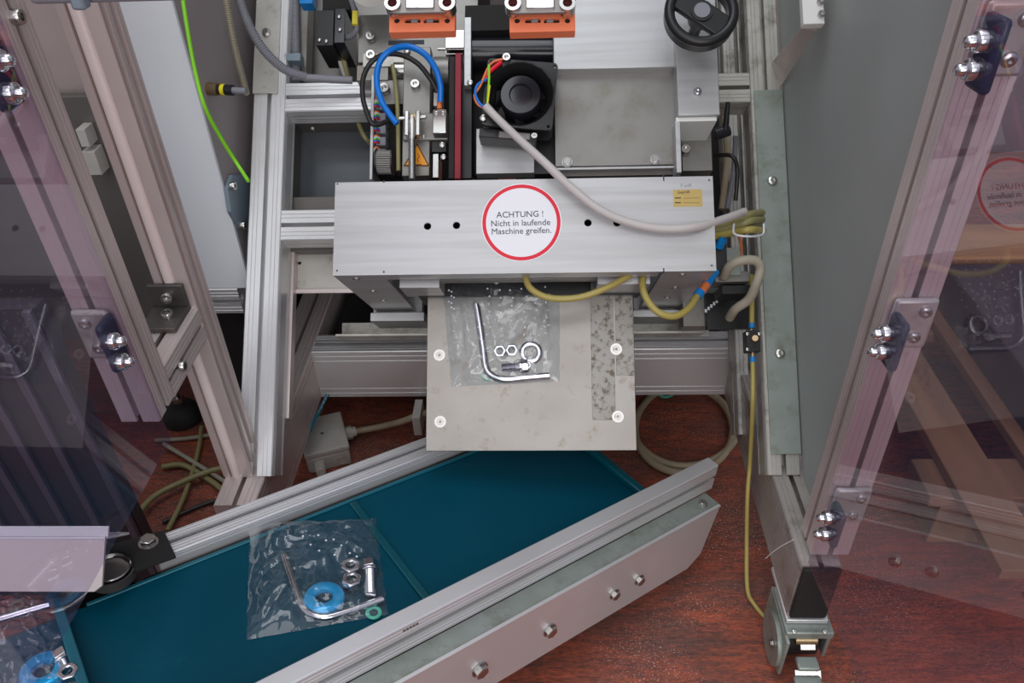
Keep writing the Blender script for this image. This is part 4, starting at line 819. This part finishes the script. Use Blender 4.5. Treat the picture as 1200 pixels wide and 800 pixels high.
bolt(K, 70, 765, 82, 790, KB + .008, .0065, 'short chrome bolt in the bag at the lower left corner'); nut(K, 81, 792, KB + .012, .010, .009, 'chrome nut below the bolt at the lower left corner')
hook(K, [(-20, 730), (10, 722), (30, 716), (58, 708)], KB + .002, .0045, 'metal hook rod in the bag at the lower left corner')
b3 = bag('plastic_bag', [(517, 322), (656, 322), (656, 447), (529, 453)], T, CW + .001, .015, 'clear plastic bag of parts hanging below the cover on the chute plate', 5,
    [(.1, .02, .25, .75, .008, .03), (.22, .05, .12, .6, .008, .02), (.03, .05, .06, .8, .006, .015), (.97, .0, -.18, .7, .007, .02), (.85, .0, .06, .8, .005, .015), (.15, .02, .5, .08, .006, .02), (.1, .95, .25, -.3, .005, .03), (.05, .98, .9, 0, .002, .01), (.3, .3, .12, .45, .005, .02), (.16, .0, .02, .9, .007, .012), (.34, .1, .16, .5, .006, .012), (.8, .35, -.3, .45, .006, .015), (.72, .9, .25, -.5, .005, .012), (.45, .02, .4, .06, .007, .015), (.9, .1, -.02, .8, .006, .01)],
    [(x + random.uniform(-2, 2), y) for x, y in grid(572, 338, 640, 392, 6, 7)] + grid(526, 340, 529, 360, 2, 4))
hook(T, [(558, 356), (562, 380), (566, 408), (569, 430), (577, 440), (592, 444.5), (615, 442.5), (644, 440)], CW + .002, .0045, 'bent chrome hook rod in the bag on the chute plate')
washer(T, 622, 413, CW + .004, .0155, .0085, .004, 'chrome', 'large chrome ring in the bag on the chute plate')
bolt(T, 619, 428, 588, 431, CW + .008, .0058, 'chrome threaded bolt in the bag on the chute plate')
nut(T, 586, 412, CW + .003, .009, .009, 'left chrome nut of two in the bag on the chute plate'); nut(T, 600, 411, CW + .003, .009, .009, 'right chrome nut of two in the bag on the chute plate')
washer(T, 570, 441, CW + .001, .006, .0045, .0012, 'green_ring', 'small green ring beside the hook bend on the chute plate')
nut(T, 618, 428, CW + .010, .0055, .004, 'small bright nut below the large ring on the chute plate')
bx('beam_shade_box', G, (-.372, .295, 1.12, 1.54, .105, .165), 'black_matt', None, .004, label='low black box added as shade behind the cross beam under the tray', cat='housing')  # added black box; stands in for the shade behind the cross beam
# ================================================================== FLOOR THINGS
jb = thing('junction_box', 'grey plastic junction box with two cable glands on the floor', 'junction box', tuple(onZ(388, 540, 0)))
JF0 = onZ(363, 556, .0); ja = math.radians(20)
JF = Frame(JF0, (math.cos(ja), math.sin(ja), 0), (-math.sin(ja), math.cos(ja), 0), (0, 0, 1))
bx('box_base', JF, (0, .074, 0, .092, 0, .034), 'junction_grey', jb, .004); bx('lid', JF, (-.001, .075, -.001, .093, .0342, .046), 'junction_grey', jb, .003)
screw(jb, JF.pt(.035, .045, .046), (0, 0, 1), .003, 'flat')
for u in (.022, .058): mk('knockout', lathe(nb(), JF.pt(u, -.001, .017), -JF.v, [(.009, 0), (.009, .0015), (.0078, .0015), (.0078, 0)], 24), 'junction_grey', jb)
mk('cable_gland', cyl(cyl(nb(), JF.pt(.02, 0, .018), JF.pt(.02, -.014, .018), .010, n=8), JF.pt(.02, -.01, .018), JF.pt(.02, -.022, .018), .008), 'junction_grey', jb)
mk('cable_gland', cyl(cyl(nb(), JF.pt(.074, .056, .022), JF.pt(.086, .056, .022), .012, n=8), JF.pt(.086, .056, .022), JF.pt(.093, .056, .022), .009), 'junction_grey', jb)
g1 = JF.pt(.092, .056, .022); g2 = JF.pt(.02, -.02, .018)
hose('beige_cable', [g1, onZ(445, 500, .03), onZ(470, 494, .06), onZ(489, 487, .08), onZ(520, 478, .08)], .0058, 'coil_hose', 'pale cable running from the junction box towards the chute', 'cable', n=12)
hose('beige_cable', [g2, onZ(374, 552, .015), onZ(379, 565, .01), onZ(385, 600, .01)], .006, 'beige_cable', 'pale cable leaving the front of the junction box under the rail', 'cable', n=12)
hose('blue_tube', [onZ(384, 462, .13), onZ(374, 482, .11), onZ(362, 507, .10), onZ(351, 537, .08)], .003, 'hose_clear', 'translucent blue tube lying over the junction box')
def loopring(cx, cy, rx, ry, z, n, a0, a1, rs=0): return [onZ(cx + (rx + rs * k) * math.cos(math.radians(a0 + (a1 - a0) * k / n)), cy + (ry + rs * k) * math.sin(math.radians(a0 + (a1 - a0) * k / n)), z) for k in range(n + 1)]
hose('coiled_hose', loopring(802, 503, 56, 50, .008, 22, -120, 300, .1) + loopring(800, 498, 64, 52, .022, 16, 200, -40)[::-1][:0] + [], .0065, 'coil_hose', 'inner turn of the dirty beige hose coiled on the red floor', 'hose', n=12)
hose('coiled_hose', loopring(803, 490, 65, 56, .0075, 18, 165, 5) + [onZ(869, 492, .0075), onZ(866, 472, .0075), onZ(845, 455, .0075)], .0065, 'coil_hose', 'outer turn of the dirty beige hose coiled on the red floor', 'hose', n=12)
hose('cable_ring', loopring(780, 458, 10, 7, .004, 14, 0, 360), .0022, 'green_ring', 'small greenish cable ring beside the coiled hose under the beam', 'cable', n=8)
for pts, r, m, lab in (
    ([(190, 547, .01), (215, 545, .01), (245, 562, .01), (262, 575, .01), (290, 600, .008)], .005, 'olive_hose', 'dull olive cable looping on the floor left of the base'),
    ([(182, 516, .006), (215, 514, .006), (243, 510, .006), (262, 505, .006)], .004, 'beige_cable', 'short straight pale cable behind the left door corner'),
    ([(236, 500, .010), (234, 520, .010), (226, 552, .012), (212, 590, .012), (196, 622, .012)], .004, 'olive_hose', 'olive cable running straight down beside the left base corner'),
    ([(268, 547, .020), (245, 552, .020), (210, 566, .020), (180, 582, .020), (160, 605, .020), (152, 628, .02)], .005, 'olive_hose', 'olive cable curving down to the bearing bracket'),
    ([(192, 520, .014), (225, 540, .014), (265, 565, .014)], .004, 'beige_cable', 'pale cable crossing from the door corner to the base'),
    ([(190, 612, .006), (230, 594, .006), (262, 583, .006)], .003, 'black_hose', 'thin black cable on the floor near the left base corner')):
    hose('floor_cable', [onZ(*a) for a in pts], r, m, lab, 'cable')
# ================================================================== LEFT BACKGROUND
xr = onY(228.5, 100, 1.0).x; zb = onY(240, 338, 1.0).z
xw = onY(95, 0, 1.0).x
wc = thing('white_cabinet', 'pale grey-white upright cabinet behind the left guard posts', 'cabinet', (xr - .2, 1.2, zb))
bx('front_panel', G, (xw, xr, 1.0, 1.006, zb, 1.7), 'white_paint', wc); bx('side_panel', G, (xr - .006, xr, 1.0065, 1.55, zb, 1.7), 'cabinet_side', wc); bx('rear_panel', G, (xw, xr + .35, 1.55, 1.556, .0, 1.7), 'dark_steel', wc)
bx('void_shade', G, (xw, onY(290, 400, 1.05).x, 1.05, 1.5, .0, zb - .055), 'black_matt', wc)  # black box added to darken the void under the cabinet rail
fr2 = thing('cabinet_rail', 'horizontal slotted aluminium rail under the white cabinet', 'rail', (xr, 1.0, zb - .05))
beam('rail', (xr - .45, 1.022, zb - .024), (onY(290, 355, 1.022).x, 1.022, zb - .024), (0, 1, 0), .045, .046, SL, 'aluminium', fr2)
bx('rear_cabinet', G, (-1.3, xw - .003, 1.02, 1.5, .34, 1.7), 'wall_warm', None, label='warm grey cabinet face at the far left behind the posts', cat='cabinet')
dbx = thing('switch_box', 'dark switch box between the two left guard posts', 'box', tuple(onY(100, 200, .99)))
for (x0, y0, x1, y1, m) in ((72, 115, 150, 400, 'frame_dark'),):
    a = onY(x0, y0, .98); b = onY(x1, y1, .98); bx('body', G, (-.95, xw + .002, .985, .9995, b.z, a.z), m, dbx)
for (x0, y0, x1, y1) in ((88, 152, 106, 172), (95, 178, 120, 205)):
    a = onY(x0, y0, .96); b = onY(x1, y1, .96); bx('module', G, (a.x, b.x, .96, .984, b.z, a.z), 'junction_grey', dbx)
# plug, earth wire and blue-grey flange on the dark cabinet side
sx = xr + .001
cpg = thing('cable_plug', 'round metal sensor plug with yellow band on the dark cabinet side', 'plug', tuple(onX(250, 104, sx)))
pa = onX(244, 104, sx); pb_ = pa + Vector((.055, -.012, 0))
mk('metal_nut', cyl(nb(), pa, pa.lerp(pb_, .28), .0085, n=20), 'brass', cpg); mk('body', cyl(nb(), pa.lerp(pb_, .28), pa.lerp(pb_, .65), .007), 'black_plastic', cpg); mk('yellow_band', cyl(nb(), pa.lerp(pb_, .36), pa.lerp(pb_, .46), .0073), 'yellow', cpg); mk('tail', cyl(nb(), pa.lerp(pb_, .65), pb_, .0042), 'conduit', cpg)
hose('earth_wire', [onX(213, -10, sx + .03), onX(219, 30, sx + .03), onX(228, 80, sx + .03), onX(240, 125, sx + .035), onX(258, 160, sx + .04), onX(278, 192, sx + .05), onX(291, 212, sx + .07)], .0024, 'yellow_green', 'bright green-yellow earth wire hanging beside the white cabinet', 'wire', n=10)
fl = thing('connector_flange', 'blue-grey octagonal connector plate beside the left tilted post', 'flange', tuple(onX(278, 240, sx)))
YZ = Frame((sx, 0, 0), (0, 1, 0), (0, 0, 1), (1, 0, 0)); pq = [onX(x, y, sx) for x, y in ((262, 222), (268, 205), (292, 205), (292, 270), (278, 268), (266, 248))]
sheet(bm := nb(), YZ, [(a.y, a.z) for a in pq], [], .0, .006); mk('plate', bm, 'blue_enamel', fl)
for x, y in ((271, 218), (283, 264)): screw(fl, onX(x, y, sx + .006), (1, 0, 0), .006, 'socket')
bx('top_left_rail', G, (*(lambda a, b: (a.x, b.x))(onY(34, 3, .5), onY(262, 3, .5)), .5, .52, onY(90, 5, .5).z, onY(90, 5, .5).z + .05), 'conduit', None, .003, label='dark grey rail along the top edge at the left', cat='rail')
bx('rail_clip', G, (*(lambda a, b: (a.x, b.x))(onY(86, 3, .495), onY(103, 3, .495)), .49, .4995, onY(90, 8, .5).z, onY(90, 8, .5).z + .05), 'blue_enamel', None, .002, label='blue-grey clip on the dark rail at the top edge', cat='clip')
# ================================================================== RIGHT BACKGROUND : pallet
pal = thing('wooden_pallet', 'old wooden pallet of rough boards on the floor right of the machine', 'pallet', (1.0, 1.0, 0))
pz = .10
TB, TF = onZ(1150, 262, .2).y, onZ(1150, 302, .2).y
PXS = [onZ(1062, 440, pz + .018).x, onZ(1130, 430, pz + .018).x]
for x0, x1 in ((PXS[0] - .02, PXS[0] + .05), (PXS[1], PXS[1] + .03), (.98, 1.05), (1.14, 1.21), (1.30, 1.37)):
    bx('board', G, (x0, x1, .66, TF - .01, pz, pz + .018), 'wood', pal, .002)
for y0, y1 in ((.80, .88), (TF - .10, TF - .02)): bx('cross_board', G, (.56, 1.36, y0, y1, pz - .02, pz), 'wood', pal, .002)
for y in (.80, TF - .10):
    for x in (.58, .92, 1.26): bx('block', G, (x, x + .08, y, y + .08, 0, pz - .02), 'wood', pal, .002)
bx('beam_timber', G, (.50, 1.7, TF, TB, .0, .2), 'timber_tan', None, .004, label='long timber lying behind the wooden pallet', cat='timber')
bx('dark_crate', G, (.74, 1.3, .90, TF - .02, pz + .019, .20), 'dark_crate', None, .004, label='dark flat crate lying on the wooden pallet', cat='crate')

rc = thing('ribbed_panel', 'dark panel with upright ridges seen through the left door', 'panel', (-.9, .7, 0))
xc = onY(132, 552, .70).x
bx('body', G, (xc - 1.1, xc, .70, .72, 0, .52), 'ribbed_dark', rc)
for k in range(14): bx('ridge', G, (xc - .012 - k * .045, xc - .002 - k * .045, .6925, .6995, 0, .52), 'ribbed_light', rc, .001)
# repeats carry a common group phrase
GROUPS = {'guard_door': 'open acrylic guard doors', 'block_clamp': 'orange block clamps at the top', 'plastic_bag': 'clear bags of metal parts',
          'hook_rod': 'bent hook rods in the bags', 'hex_nut': 'chrome nuts in the bags', 'hex_bolt': 'chrome bolts in the bags', 'blue_washer': 'blue ring washers in the bags',
          'bundled_cable': 'cables bundled right of the cover', 'floor_cable': 'cables on the floor left of the base', 'coiled_hose': 'hose coiled on the floor',
          'support_ledge': 'ledges under the cover', 'yellow_air_hose': 'yellow hoses under the cover', 'loose_cable': 'loose cables behind the channel bracket'}
for o in bpy.data.objects:
    b = o.name.split('.')[0]
    if o.parent is None and b in GROUPS and 'label' in o: o['group'] = GROUPS[b]
